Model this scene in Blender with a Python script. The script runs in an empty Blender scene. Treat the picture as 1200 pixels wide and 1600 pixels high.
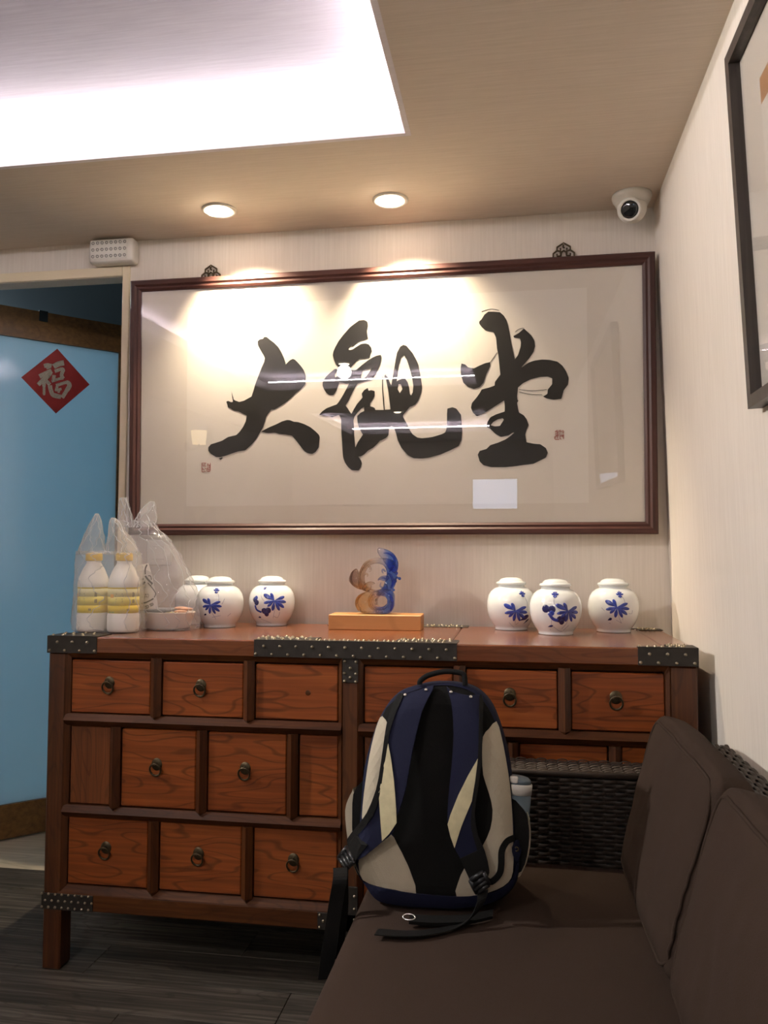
import bpy, bmesh, math, random
from mathutils import Vector, Matrix, noise
from mathutils.geometry import delaunay_2d_cdt

random.seed(7)
scene = bpy.context.scene
COL = scene.collection
V = Vector

# ------------------------------------------------------------------ camera
CAM = V((0.0, 0.0, 1.0635))
FPX, YAW, PITCH, ROLL = 1266.8, -0.16267, 0.05465, 0.00206
fwd = V((math.sin(YAW) * math.cos(PITCH), math.cos(YAW) * math.cos(PITCH), math.sin(PITCH)))
rgt = fwd.cross(V((0, 0, 1))).normalized()
upv = rgt.cross(fwd)
rgt, upv = math.cos(ROLL) * rgt + math.sin(ROLL) * upv, math.cos(ROLL) * upv - math.sin(ROLL) * rgt
cam_data = bpy.data.cameras.new('camera')
cam_data.sensor_fit = 'VERTICAL'
cam_data.sensor_height = 24.0
cam_data.lens = 24.0 * FPX / 1600.0
cam_data.clip_start = 0.02
cam = bpy.data.objects.new('camera', cam_data)
COL.objects.link(cam)
cam.matrix_world = Matrix((
    (rgt.x, upv.x, -fwd.x, CAM.x), (rgt.y, upv.y, -fwd.y, CAM.y), (rgt.z, upv.z, -fwd.z, CAM.z), (0, 0, 0, 1)))
scene.camera = cam

# ------------------------------------------------------------------ world, exposure
EXPOSURE = 0.0
COVE_STRENGTH = 135.0
SPOT_POWER = 84.0
ROOM_SPOT_POWER = 42.0
FILL_POWER = 172.0
world = bpy.data.worlds.new('world')
scene.world = world
world.use_nodes = True
world.node_tree.nodes['Background'].inputs[0].default_value = (0.6, 0.62, 0.7, 1)
world.node_tree.nodes['Background'].inputs[1].default_value = 0.01
scene.view_settings.view_transform = 'Standard'
scene.view_settings.look = 'None'
scene.view_settings.gamma = 1.0
scene.view_settings.use_curve_mapping = False
scene.view_settings.exposure = EXPOSURE
scene.cycles.use_denoising = True
scene.cycles.max_bounces = 10
scene.cycles.diffuse_bounces = 6
scene.cycles.transparent_max_bounces = 24
scene.cycles.caustics_reflective = False
scene.cycles.caustics_refractive = False
scene.cycles.sample_clamp_indirect = 25.0


# ------------------------------------------------------------------ pixel helpers (1200 x 1600 frame) -> points at a known depth
def ray(x, y):
    return fwd + (x - 600) / FPX * rgt - (y - 800) / FPX * upv
def at_y(x, y, Y):
    d = ray(x, y); return CAM + d * ((Y - CAM.y) / d.y)
def at_z(x, y, Z):
    d = ray(x, y); return CAM + d * ((Z - CAM.z) / d.z)
def at_x(x, y, X):
    d = ray(x, y); return CAM + d * ((X - CAM.x) / d.x)
def at_plane(x, y, p0, n):
    d = ray(x, y); return CAM + d * ((p0 - CAM).dot(n) / d.dot(n))
def zs(pts, ox, oy, sc):
    return [(ox + a / sc, oy + b / sc) for a, b in pts]

# ------------------------------------------------------------------ mesh helpers
ORIG = {}
class MB:
    def __init__(self):
        self.v = []; self.f = []; self.sm = []
    def add(self, vs, fs, smooth=False):
        o = len(self.v)
        self.v += [V(p) for p in vs]
        for q in fs:
            self.f.append(tuple(i + o for i in q)); self.sm.append(smooth)
        return self
    def box(self, a, b):
        x0, y0, z0 = (min(a[i], b[i]) for i in range(3)); x1, y1, z1 = (max(a[i], b[i]) for i in range(3))
        return self.add([(x0, y0, z0), (x1, y0, z0), (x1, y1, z0), (x0, y1, z0), (x0, y0, z1), (x1, y0, z1), (x1, y1, z1), (x0, y1, z1)],
                        [(0, 3, 2, 1), (4, 5, 6, 7), (0, 1, 5, 4), (1, 2, 6, 5), (2, 3, 7, 6), (3, 0, 4, 7)])
    def bbox(self, a, b, c=0.002):
        # box with chamfered edges
        lo = V([min(a[i], b[i]) for i in range(3)]); hi = V([max(a[i], b[i]) for i in range(3)])
        c = min(c, *[(hi[i] - lo[i]) * 0.45 for i in range(3)])
        bm = bmesh.new(); bmesh.ops.create_cube(bm, size=1)
        for q in bm.verts:
            q.co = V([lo[i] + (q.co[i] + 0.5) * (hi[i] - lo[i]) for i in range(3)])
        bmesh.ops.bevel(bm, geom=list(bm.edges), offset=c, segments=1, affect='EDGES', profile=0.5)
        bm.verts.index_update()
        self.add([q.co.copy() for q in bm.verts], [[q.index for q in f.verts] for f in bm.faces])
        bm.free(); return self
    def prism(self, poly, a, b, smooth=False):
        # poly: list of 3D points, extruded by vector (b-a)
        d = V(b) - V(a); n = len(poly)
        vs = [V(p) for p in poly] + [V(p) + d for p in poly]
        fs = [tuple(range(n))[::-1], tuple(range(n, 2 * n))] + [(i, (i + 1) % n, n + (i + 1) % n, n + i) for i in range(n)]
        return self.add(vs, fs, smooth)
    def lathe(self, prof, c, axis='z', seg=40, closed=False, smooth=True):
        c = V(c); vs = []; fs = []; n = len(prof)
        for k in range(seg):
            a = 2 * math.pi * k / seg
            for r, h in prof:
                if axis == 'z': vs.append(c + V((r * math.cos(a), r * math.sin(a), h)))
                elif axis == 'y': vs.append(c + V((r * math.cos(a), h, r * math.sin(a))))
                else: vs.append(c + V((h, r * math.cos(a), r * math.sin(a))))
        for k in range(seg):
            k2 = (k + 1) % seg
            for i in range(n - 1):
                q = (k * n + i, k2 * n + i, k2 * n + i + 1, k * n + i + 1)
                fs.append(q)
        if closed:
            fs += [(k * n + n - 1, ((k + 1) % seg) * n + n - 1, ((k + 1) % seg) * n, k * n) for k in range(seg)]
        return self.add(vs, fs, smooth)
    def loft(self, loops, cap0=True, cap1=True, smooth=True):
        n = len(loops[0]); vs = [p for l in loops for p in l]; fs = []
        for j in range(len(loops) - 1):
            for i in range(n):
                fs.append((j * n + i, j * n + (i + 1) % n, (j + 1) * n + (i + 1) % n, (j + 1) * n + i))
        if cap0: fs.append(tuple(range(n))[::-1])
        if cap1: fs.append(tuple(range((len(loops) - 1) * n, len(loops) * n)))
        return self.add(vs, fs, smooth)
    def tube(self, pts, r, seg=8, closed=False, flat=None, smooth=True):
        pts = [V(p) for p in pts]; n = len(pts); loops = []
        prev = None
        for i, p in enumerate(pts):
            a = pts[i - 1] if (i or closed) else p
            b = pts[(i + 1) % n] if (i < n - 1 or closed) else p
            t = (b - a).normalized()
            if prev is None:
                ref = V((0, 0, 1)) if abs(t.z) < 0.9 else V((1, 0, 0))
                s = t.cross(ref).normalized()
            else:
                s = (prev - t * prev.dot(t)).normalized()
            prev = s; u = t.cross(s)
            rr = r[i] if isinstance(r, (list, tuple)) else r
            loops.append([p + (s * math.cos(2 * math.pi * k / seg) + u * math.sin(2 * math.pi * k / seg) * (flat or 1)) * rr for k in range(seg)])
        if closed: loops.append(loops[0]); return self.loft(loops, False, False, smooth)
        return self.loft(loops, True, True, smooth)
    def ribbon(self, pts, wid, thick=0.0015):
        # pts: centre line, wid: half-width vector (one or per point)
        pts = [V(p) for p in pts]; loops = []
        n = len(pts)
        for i, p in enumerate(pts):
            t = (pts[min(i + 1, n - 1)] - pts[max(i - 1, 0)]).normalized()
            w = V(wid[i]) if isinstance(wid, list) else V(wid)
            nn = t.cross(w).normalized() * thick
            loops.append([p - w - nn, p + w - nn, p + w + nn, p - w + nn])
        return self.loft(loops, True, True, False)
    def ball(self, c, r, seg=8, rings=5, half=None):
        # half: direction of a half dome (unit vector) or None
        c = V(c); r = V((r, r, r)) if not isinstance(r, (tuple, list, Vector)) else V(r)
        prof = []; vs = []; fs = []
        for j in range(rings + 1):
            ph = (math.pi / 2 if half else math.pi) * j / rings
            prof.append((math.sin(ph), math.cos(ph)))
        q = V((0, 0, 1)).rotation_difference(V(half)) if half else None
        for j, (s, z) in enumerate(prof):
            for k in range(seg):
                a = 2 * math.pi * k / seg
                d = V((s * math.cos(a), s * math.sin(a), z))
                if q: d = q @ d
                vs.append(c + V((d.x * r.x, d.y * r.y, d.z * r.z)))
        for j in range(rings):
            for k in range(seg):
                fs.append((j * seg + k, j * seg + (k + 1) % seg, (j + 1) * seg + (k + 1) % seg, (j + 1) * seg + k))
        return self.add(vs, fs, True)
    def panel(self, poly, mapf, thick, step=None, holes=(), back=0.0, smooth=False):
        vs, tris = fill(poly, holes, step)
        n = len(vs)
        P = [mapf(u, w, thick) for u, w in vs] + [mapf(u, w, back) for u, w in vs]
        fs = [t for t in tris] + [(t[2] + n, t[1] + n, t[0] + n) for t in tris]
        cnt = {}
        for t in tris:
            for i in range(3):
                cnt[(t[i], t[(i + 1) % 3])] = 1
        for (a, b) in list(cnt):
            if (b, a) not in cnt: fs.append((b, a, a + n, b + n))
        return self.add(P, fs, smooth)
    def build(self, name, mat, parent=None, local=False, loc=None, recalc=True):
        me = bpy.data.meshes.new(name)
        if parent is not None:
            o0 = V((0, 0, 0)) if local else ORIG[parent.name]
        elif loc is not None:
            o0 = V(loc)
        else:
            xs = [p.x for p in self.v]; ys = [p.y for p in self.v]; z_ = [p.z for p in self.v]
            o0 = V(((min(xs) + max(xs)) / 2, (min(ys) + max(ys)) / 2, min(z_)))
        me.from_pydata([p - o0 for p in self.v], [], self.f)
        me.polygons.foreach_set('use_smooth', self.sm)
        if recalc:
            bm = bmesh.new(); bm.from_mesh(me)
            bmesh.ops.recalc_face_normals(bm, faces=bm.faces)
            bm.to_mesh(me); bm.free()
        me.update()
        ob = bpy.data.objects.new(name, me)
        me.materials.append(mat)
        COL.objects.link(ob)
        if parent is not None:
            ob.parent = parent; ORIG[ob.name] = V(ORIG[parent.name])
        else:
            ob.location = o0; ORIG[ob.name] = o0
        return ob

def inside(poly, x, y):
    c = False; n = len(poly); j = n - 1
    for i in range(n):
        xi, yi = poly[i]; xj, yj = poly[j]
        if (yi > y) != (yj > y) and x < (xj - xi) * (y - yi) / (yj - yi) + xi: c = not c
        j = i
    return c

def fill(poly, holes=(), step=None):
    pts = []; edges = []
    for loop in [poly] + list(holes):
        o = len(pts); n = len(loop)
        pts += [V((p[0], p[1])) for p in loop]
        edges += [(o + i, o + (i + 1) % n) for i in range(n)]
    if step:
        x0 = min(p[0] for p in poly); x1 = max(p[0] for p in poly); y0 = min(p[1] for p in poly); y1 = max(p[1] for p in poly)
        y = y0 + step / 2; k = 0
        while y < y1:
            x = x0 + step * (0.25 + 0.5 * (k % 2))
            while x < x1:
                if inside(poly, x, y) and not any(inside(h, x, y) for h in holes): pts.append(V((x, y)))
                x += step
            y += step * 0.87; k += 1
    r = delaunay_2d_cdt(pts, edges, [], 0, 1e-5)
    vs = [(p.x, p.y) for p in r[0]]
    tris = []
    for t in r[2]:
        if len(t) != 3: continue
        cx = sum(vs[i][0] for i in t) / 3; cy = sum(vs[i][1] for i in t) / 3
        if inside(poly, cx, cy) and not any(inside(h, cx, cy) for h in holes): tris.append(tuple(t))
    return vs, tris

def smooth_poly(p, n=3):
    out = []; m = len(p)
    for i in range(m):
        p0, p1, p2, p3 = p[i - 1], p[i], p[(i + 1) % m], p[(i + 2) % m]
        for k in range(n):
            t = k / n
            out.append(tuple(0.5 * (2 * p1[j] + (p2[j] - p0[j]) * t + (2 * p0[j] - 5 * p1[j] + 4 * p2[j] - p3[j]) * t * t
                                    + (3 * p1[j] - p0[j] - 3 * p2[j] + p3[j]) * t ** 3) for j in range(len(p1))))
    return out
def smooth_line(p, n=5):
    q = [p[0]] + list(p) + [p[-1]]; out = []
    for i in range(1, len(q) - 2):
        p0, p1, p2, p3 = q[i - 1], q[i], q[i + 1], q[i + 2]
        for k in range(n):
            t = k / n
            out.append(tuple(0.5 * (2 * p1[j] + (p2[j] - p0[j]) * t + (2 * p0[j] - 5 * p1[j] + 4 * p2[j] - p3[j]) * t * t
                                    + (3 * p1[j] - p0[j] - 3 * p2[j] + p3[j]) * t ** 3) for j in range(len(p1))))
    out.append(tuple(p[-1])); return out
def stroke(pts, w):
    # 2D polygon around a line; w: width (one or per point)
    n = len(pts); L = []; R = []
    for i, p in enumerate(pts):
        a = pts[max(i - 1, 0)]; b = pts[min(i + 1, n - 1)]
        dx, dy = b[0] - a[0], b[1] - a[1]; l = math.hypot(dx, dy) or 1
        ww = (w[i] if isinstance(w, (list, tuple)) else w) / 2
        L.append((p[0] - dy / l * ww, p[1] + dx / l * ww)); R.append((p[0] + dy / l * ww, p[1] - dx / l * ww))
    return L + R[::-1]
def resample(loop, n):
    # closed 2D/3D loop -> n evenly spaced points
    pts = [V(p) for p in loop]; m = len(pts)
    d = [(pts[(i + 1) % m] - pts[i]).length for i in range(m)]; tot = sum(d); out = []
    i = 0; acc = 0
    for k in range(n):
        t = tot * k / n
        while acc + d[i] < t: acc += d[i]; i += 1
        out.append(pts[i].lerp(pts[(i + 1) % m], (t - acc) / d[i] if d[i] else 0))
    return out
def rounded_box(size, r, n=9, bulge=(0, 0, 0)):
    # returns verts, faces about the origin
    g = [-1, -0.96, -0.88] + [-0.8 + 1.6 * i / (n - 1) for i in range(1, n - 1)] + [0.88, 0.96, 1]
    h = [s / 2 for s in size]; vs = []; fs = []; idx = {}
    def vert(p):
        key = tuple(round(c, 5) for c in p)
        if key in idx: return idx[key]
        q = V((p[0] * h[0], p[1] * h[1], p[2] * h[2]))
        inn = V([max(-(h[i] - r), min(h[i] - r, q[i])) for i in range(3)])
        d = q - inn
        if d.length > 1e-9: q = inn + d.normalized() * r
        for i in range(3):
            if bulge[i]:
                j, k = [x for x in range(3) if x != i]
                q[i] += p[i] * bulge[i] * (1 - p[j] ** 2) ** 0.7 * (1 - p[k] ** 2) ** 0.7 if abs(p[j]) < 1 and abs(p[k]) < 1 else 0
        idx[key] = len(vs); vs.append(q); return idx[key]
    for ax in range(3):
        for s in (-1, 1):
            for a in range(len(g) - 1):
                for b in range(len(g) - 1):
                    quad = []
                    for (i, j) in ((a, b), (a + 1, b), (a + 1, b + 1), (a, b + 1)):
                        p = [0, 0, 0]; p[ax] = s; p[(ax + 1) % 3] = g[i]; p[(ax + 2) % 3] = g[j]
                        quad.append(vert(p))
                    if len(set(quad)) > 2: fs.append(tuple(quad if s > 0 else quad[::-1]))
    return vs, fs

def tag(o, label=None, cat=None, group=None, kind=None):
    if label: o['label'] = label
    if cat: o['category'] = cat
    if group: o['group'] = group
    if kind: o['kind'] = kind
    return o
def thing(name, loc, label, cat, group=None):
    o = bpy.data.objects.new(name, None); COL.objects.link(o)
    o.empty_display_size = 0.05
    o.location = V(loc); ORIG[o.name] = V(loc)
    return tag(o, label, cat, group)
def struct(o):
    o['kind'] = 'structure'; return o

# ------------------------------------------------------------------ materials
def new_mat(name):
    m = bpy.data.materials.new(name); m.use_nodes = True
    return m, m.node_tree, m.node_tree.nodes['Principled BSDF']
def plain(name, col, rough=0.5, metal=0.0, spec=0.5, coat=0.0, sheen=0.0, noise_amt=0.0, noise_scale=60, bump=0.0, bump_scale=200, emit=None, estr=0.0, trans=0.0, ior=1.45):
    m, t, b = new_mat(name)
    b.inputs['Base Color'].default_value = (*col, 1)
    b.inputs['Roughness'].default_value = rough
    b.inputs['Metallic'].default_value = metal
    b.inputs['Specular IOR Level'].default_value = spec
    b.inputs['Coat Weight'].default_value = coat
    b.inputs['Sheen Weight'].default_value = sheen
    b.inputs['Transmission Weight'].default_value = trans
    b.inputs['IOR'].default_value = ior
    if emit:
        b.inputs['Emission Color'].default_value = (*emit, 1); b.inputs['Emission Strength'].default_value = estr
    if noise_amt or bump:
        tc = t.nodes.new('ShaderNodeTexCoord')
    if noise_amt:
        nz = t.nodes.new('ShaderNodeTexNoise'); nz.inputs['Scale'].default_value = noise_scale; nz.inputs['Detail'].default_value = 5
        t.links.new(tc.outputs['Object'], nz.inputs['Vector'])
        mx = t.nodes.new('ShaderNodeMix'); mx.data_type = 'RGBA'
        mx.inputs[6].default_value = (*[c * (1 - noise_amt) for c in col], 1); mx.inputs[7].default_value = (*[min(1, c * (1 + noise_amt)) for c in col], 1)
        t.links.new(nz.outputs['Fac'], mx.inputs[0]); t.links.new(mx.outputs[2], b.inputs['Base Color'])
    if bump:
        n2 = t.nodes.new('ShaderNodeTexNoise'); n2.inputs['Scale'].default_value = bump_scale; n2.inputs['Detail'].default_value = 3
        t.links.new(tc.outputs['Object'], n2.inputs['Vector'])
        bp = t.nodes.new('ShaderNodeBump'); bp.inputs['Strength'].default_value = bump; bp.inputs['Distance'].default_value = 0.002
        t.links.new(n2.outputs['Fac'], bp.inputs['Height']); t.links.new(bp.outputs['Normal'], b.inputs['Normal'])
    return m

def streak(name, c0, c1, scale, rough=0.85, bump=0.15):
    m, t, b = new_mat(name)
    tc = t.nodes.new('ShaderNodeTexCoord'); mp = t.nodes.new('ShaderNodeMapping'); mp.inputs['Scale'].default_value = scale
    nz = t.nodes.new('ShaderNodeTexNoise'); nz.inputs['Scale'].default_value = 1.0; nz.inputs['Detail'].default_value = 6; nz.inputs['Roughness'].default_value = 0.65
    rp = t.nodes.new('ShaderNodeValToRGB'); rp.color_ramp.elements[0].position = 0.3; rp.color_ramp.elements[1].position = 0.7
    rp.color_ramp.elements[0].color = (*c0, 1); rp.color_ramp.elements[1].color = (*c1, 1)
    bp = t.nodes.new('ShaderNodeBump'); bp.inputs['Strength'].default_value = bump; bp.inputs['Distance'].default_value = 0.001
    l = t.links
    l.new(tc.outputs['Object'], mp.inputs['Vector']); l.new(mp.outputs['Vector'], nz.inputs['Vector'])
    l.new(nz.outputs['Fac'], rp.inputs['Fac']); l.new(rp.outputs['Color'], b.inputs['Base Color'])
    l.new(nz.outputs['Fac'], bp.inputs['Height']); l.new(bp.outputs['Normal'], b.inputs['Normal'])
    b.inputs['Roughness'].default_value = rough; b.inputs['Specular IOR Level'].default_value = 0.3
    return m

def wood(name, dark, mid, light, axis=0, rough=0.4, grain=1.0, coat=0.15, ring=0.5):
    m, t, b = new_mat(name)
    l = t.links
    tc = t.nodes.new('ShaderNodeTexCoord'); oi = t.nodes.new('ShaderNodeObjectInfo')
    ad = t.nodes.new('ShaderNodeVectorMath'); ad.operation = 'ADD'
    ml = t.nodes.new('ShaderNodeVectorMath'); ml.operation = 'SCALE'; ml.inputs['Scale'].default_value = 7.3
    cb = t.nodes.new('ShaderNodeCombineXYZ')
    for i in range(3): l.new(oi.outputs['Random'], cb.inputs[i])
    l.new(cb.outputs[0], ml.inputs[0])
    l.new(tc.outputs['Object'], ad.inputs[0]); l.new(ml.outputs[0], ad.inputs[1])
    s1 = [130.0, 130.0, 130.0]; s1[axis] = 3.5
    s2 = [9.0, 9.0, 9.0]; s2[axis] = 1.8
    m1 = t.nodes.new('ShaderNodeMapping'); m1.inputs['Scale'].default_value = [c * grain for c in s1]
    m2 = t.nodes.new('ShaderNodeMapping'); m2.inputs['Scale'].default_value = [c * grain for c in s2]
    l.new(ad.outputs[0], m1.inputs['Vector']); l.new(ad.outputs[0], m2.inputs['Vector'])
    n1 = t.nodes.new('ShaderNodeTexNoise'); n1.inputs['Scale'].default_value = 1; n1.inputs['Detail'].default_value = 5
    n2 = t.nodes.new('ShaderNodeTexNoise'); n2.inputs['Scale'].default_value = 1; n2.inputs['Detail'].default_value = 2
    l.new(m1.outputs[0], n1.inputs['Vector']); l.new(m2.outputs[0], n2.inputs['Vector'])
    # growth rings: fine bands of the slow noise
    mm = t.nodes.new('ShaderNodeMath'); mm.operation = 'MULTIPLY'; mm.inputs[1].default_value = 95.0
    sn = t.nodes.new('ShaderNodeMath'); sn.operation = 'SINE'
    l.new(n2.outputs['Fac'], mm.inputs[0]); l.new(mm.outputs[0], sn.inputs[0])
    rr = t.nodes.new('ShaderNodeMapRange'); rr.inputs['From Min'].default_value = 0.72; rr.inputs['From Max'].default_value = 1.0
    l.new(sn.outputs[0], rr.inputs['Value'])
    rp = t.nodes.new('ShaderNodeValToRGB'); rp.color_ramp.elements[0].position = 0.28; rp.color_ramp.elements[1].position = 0.72
    rp.color_ramp.elements[0].color = (*dark, 1); rp.color_ramp.elements[1].color = (*light, 1)
    e = rp.color_ramp.elements.new(0.5); e.color = (*mid, 1)
    mixn = t.nodes.new('ShaderNodeMix'); mixn.inputs[0].default_value = 0.45
    l.new(n1.outputs['Fac'], mixn.inputs[2]); l.new(n2.outputs['Fac'], mixn.inputs[3]); l.new(mixn.outputs[0], rp.inputs['Fac'])
    mx = t.nodes.new('ShaderNodeMix'); mx.data_type = 'RGBA'; mx.inputs[7].default_value = (*[c * 0.45 for c in dark], 1)
    sc = t.nodes.new('ShaderNodeMath'); sc.operation = 'MULTIPLY'; sc.inputs[1].default_value = ring
    l.new(rr.outputs[0], sc.inputs[0]); l.new(sc.outputs[0], mx.inputs[0]); l.new(rp.outputs['Color'], mx.inputs[6])
    l.new(mx.outputs[2], b.inputs['Base Color'])
    bp = t.nodes.new('ShaderNodeBump'); bp.inputs['Strength'].default_value = 0.12; bp.inputs['Distance'].default_value = 0.001
    l.new(n1.outputs['Fac'], bp.inputs['Height']); l.new(bp.outputs['Normal'], b.inputs['Normal'])
    b.inputs['Roughness'].default_value = rough; b.inputs['Coat Weight'].default_value = coat; b.inputs['Coat Roughness'].default_value = 0.25
    b.inputs['Specular IOR Level'].default_value = 0.18 if coat == 0 else 0.4
    return m

def sheet_glass(name, tint=(1, 1, 1), ior=1.45, rough=0.0, diffuse=0.0, dcol=(1, 1, 1)):
    # thin pane or film: see-through with a fresnel reflection; optional milky share
    m, t, b = new_mat(name)
    l = t.links; out = t.nodes['Material Output']
    tr = t.nodes.new('ShaderNodeBsdfTransparent'); tr.inputs[0].default_value = (*tint, 1)
    gl = t.nodes.new('ShaderNodeBsdfGlossy'); gl.inputs['Roughness'].default_value = rough
    # Schlick fresnel from the facing angle, the same from both sides of the film
    lw = t.nodes.new('ShaderNodeLayerWeight'); lw.inputs['Blend'].default_value = 0.5
    pw = t.nodes.new('ShaderNodeMath'); pw.operation = 'POWER'; pw.inputs[1].default_value = 5.0
    f0 = ((ior - 1) / (ior + 1)) ** 2
    fr = t.nodes.new('ShaderNodeMath'); fr.operation = 'MULTIPLY_ADD'; fr.inputs[1].default_value = 1 - f0; fr.inputs[2].default_value = f0
    l.new(lw.outputs['Facing'], pw.inputs[0]); l.new(pw.outputs[0], fr.inputs[0])
    mx = t.nodes.new('ShaderNodeMixShader')
    first = tr
    if diffuse:
        df = t.nodes.new('ShaderNodeBsdfDiffuse'); df.inputs[0].default_value = (*dcol, 1)
        tl = t.nodes.new('ShaderNodeBsdfTranslucent'); tl.inputs[0].default_value = (*dcol, 1)
        a = t.nodes.new('ShaderNodeMixShader'); a.inputs[0].default_value = 0.45
        l.new(df.outputs[0], a.inputs[1]); l.new(tl.outputs[0], a.inputs[2])
        c = t.nodes.new('ShaderNodeMixShader'); c.inputs[0].default_value = diffuse
        l.new(tr.outputs[0], c.inputs[1]); l.new(a.outputs[0], c.inputs[2]); first = c
    l.new(fr.outputs[0], mx.inputs[0]); l.new(first.outputs[0], mx.inputs[1]); l.new(gl.outputs[0], mx.inputs[2])
    l.new(mx.outputs[0], out.inputs['Surface'])
    t.nodes.remove(b)
    return m

MAT = {}
MAT['wallpaper'] = streak('wallpaper_cream', (0.66, 0.60, 0.52), (0.74, 0.68, 0.60), (160, 160, 5), bump=0.2)
MAT['ceiling'] = streak('ceiling_paper', (0.60, 0.525, 0.44), (0.69, 0.61, 0.52), (6, 170, 170), bump=0.2)
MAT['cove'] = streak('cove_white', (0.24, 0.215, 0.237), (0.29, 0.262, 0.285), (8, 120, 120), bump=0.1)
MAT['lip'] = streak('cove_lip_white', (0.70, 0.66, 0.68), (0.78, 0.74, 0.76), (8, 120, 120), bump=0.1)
MAT['trim'] = plain('door_trim_cream', (0.74, 0.64, 0.45), 0.5, noise_amt=0.05, noise_scale=8)
MAT['floor'] = wood('dark_vinyl_plank', (0.0182, 0.0160, 0.0125), (0.0650, 0.0550, 0.0425), (0.1950, 0.1664, 0.1313), 0, 0.62, 0.9, 0.0, 0.3)
MAT['floor_back'] = wood('pale_vinyl_plank', (0.34, 0.30, 0.22), (0.50, 0.44, 0.33), (0.62, 0.55, 0.42), 0, 0.5, 0.5, 0.0, 0.2)
MAT['back_room'] = plain('back_room_blue_paint', (0.010, 0.020, 0.028), 0.7, noise_amt=0.1, noise_scale=4)
MAT['cab'] = wood('drawer_elm', (0.1244, 0.0260, 0.0052), (0.2326, 0.0552, 0.0103), (0.3574, 0.0992, 0.0202), 0, 0.38, 1.0, 0.2, 0.55)
MAT['cab_panel'] = wood('side_panel_elm', (0.085, 0.024, 0.007), (0.155, 0.046, 0.013), (0.235, 0.078, 0.024), 2, 0.40, 1.0, 0.15, 0.4)
MAT['cab_v'] = wood('frame_elm_vertical', (0.0324, 0.0099, 0.0035), (0.0720, 0.0213, 0.0055), (0.1260, 0.0419, 0.0100), 2, 0.42, 1.0, 0.2, 0.3)
MAT['cab_h'] = wood('frame_elm_horizontal', (0.0335, 0.0108, 0.0040), (0.0700, 0.0217, 0.0060), (0.1202, 0.0420, 0.0109), 0, 0.5, 1.0, 0.0, 0.3)
MAT['cab_top'] = wood('top_elm', (0.0983, 0.0244, 0.0070), (0.1583, 0.0463, 0.0136), (0.2184, 0.0731, 0.0232), 0, 0.22, 1.0, 0.7, 0.3)
MAT['iron'] = plain('dark_iron', (0.045, 0.038, 0.032), 0.5, 0.6, noise_amt=0.35, noise_scale=40, bump=0.2, bump_scale=120)
MAT['nail'] = plain('nail_head_brass', (0.32, 0.27, 0.19), 0.38, 0.8)
MAT['brass'] = plain('aged_brass', (0.085, 0.062, 0.034), 0.42, 0.8, noise_amt=0.3, noise_scale=80)
MAT['porcelain'] = plain('white_porcelain', (0.70, 0.73, 0.735), 0.12, coat=0.6)
MAT['cobalt'] = plain('cobalt_paint', (0.022, 0.045, 0.30), 0.25, coat=0.5, noise_amt=0.75, noise_scale=90)
MAT['cobalt_dark'] = plain('cobalt_paint_dark', (0.010, 0.012, 0.10), 0.25, coat=0.5, noise_amt=0.5, noise_scale=120)
MAT['cobalt_thin'] = plain('cobalt_wash', (0.20, 0.23, 0.36), 0.25, coat=0.5)
MAT['frame'] = wood('picture_frame_mahogany', (0.028, 0.010, 0.008), (0.060, 0.020, 0.015), (0.10, 0.035, 0.024), 0, 0.5, 0.8, 0.03, 0.1)
MAT['frame_v'] = wood('picture_frame_mahogany_upright', (0.028, 0.010, 0.008), (0.060, 0.020, 0.015), (0.10, 0.035, 0.024), 2, 0.5, 0.8, 0.03, 0.1)
MAT['mat_board'] = plain('mat_board', (0.74, 0.675, 0.58), 0.9, noise_amt=0.02, noise_scale=300)
MAT['paper'] = plain('rice_paper', (0.80, 0.745, 0.655), 0.9, noise_amt=0.02, noise_scale=200)
MAT['ink'] = plain('black_ink', (0.010, 0.009, 0.008), 0.75)
MAT['seal'] = plain('seal_red', (0.42, 0.10, 0.075), 0.8)
MAT['pane'] = sheet_glass('picture_pane', (0.98, 0.98, 0.98), 1.5, 0.0)
m, t, b = new_mat('frosted_blue_glass'); l = t.links
df = t.nodes.new('ShaderNodeBsdfDiffuse'); df.inputs[0].default_value = (0.50, 0.68, 0.76, 1)
tl = t.nodes.new('ShaderNodeBsdfTranslucent'); tl.inputs[0].default_value = (0.40, 0.64, 0.76, 1)
a_ = t.nodes.new('ShaderNodeMixShader'); a_.inputs[0].default_value = 0.45
gl = t.nodes.new('ShaderNodeBsdfGlossy'); gl.inputs['Roughness'].default_value = 0.13
lw = t.nodes.new('ShaderNodeLayerWeight'); lw.inputs['Blend'].default_value = 0.5
pw = t.nodes.new('ShaderNodeMath'); pw.operation = 'POWER'; pw.inputs[1].default_value = 4.0
fr = t.nodes.new('ShaderNodeMath'); fr.operation = 'MULTIPLY_ADD'; fr.inputs[1].default_value = 0.9; fr.inputs[2].default_value = 0.07
l.new(lw.outputs['Facing'], pw.inputs[0]); l.new(pw.outputs[0], fr.inputs[0])
mx = t.nodes.new('ShaderNodeMixShader')
l.new(df.outputs[0], a_.inputs[1]); l.new(tl.outputs[0], a_.inputs[2]); l.new(fr.outputs[0], mx.inputs[0]); l.new(a_.outputs[0], mx.inputs[1]); l.new(gl.outputs[0], mx.inputs[2])
l.new(mx.outputs[0], t.nodes['Material Output'].inputs['Surface']); t.nodes.remove(b)
MAT['door_glass'] = m
MAT['door_wood'] = wood('door_rail_wood', (0.0810, 0.0380, 0.0128), (0.1530, 0.0760, 0.0224), (0.2340, 0.1178, 0.0352), 0, 0.4, 0.6, 0.2, 0.2)
MAT['red_paper'] = plain('red_paper', (0.36, 0.030, 0.028), 0.35, noise_amt=0.25, noise_scale=25)
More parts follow.
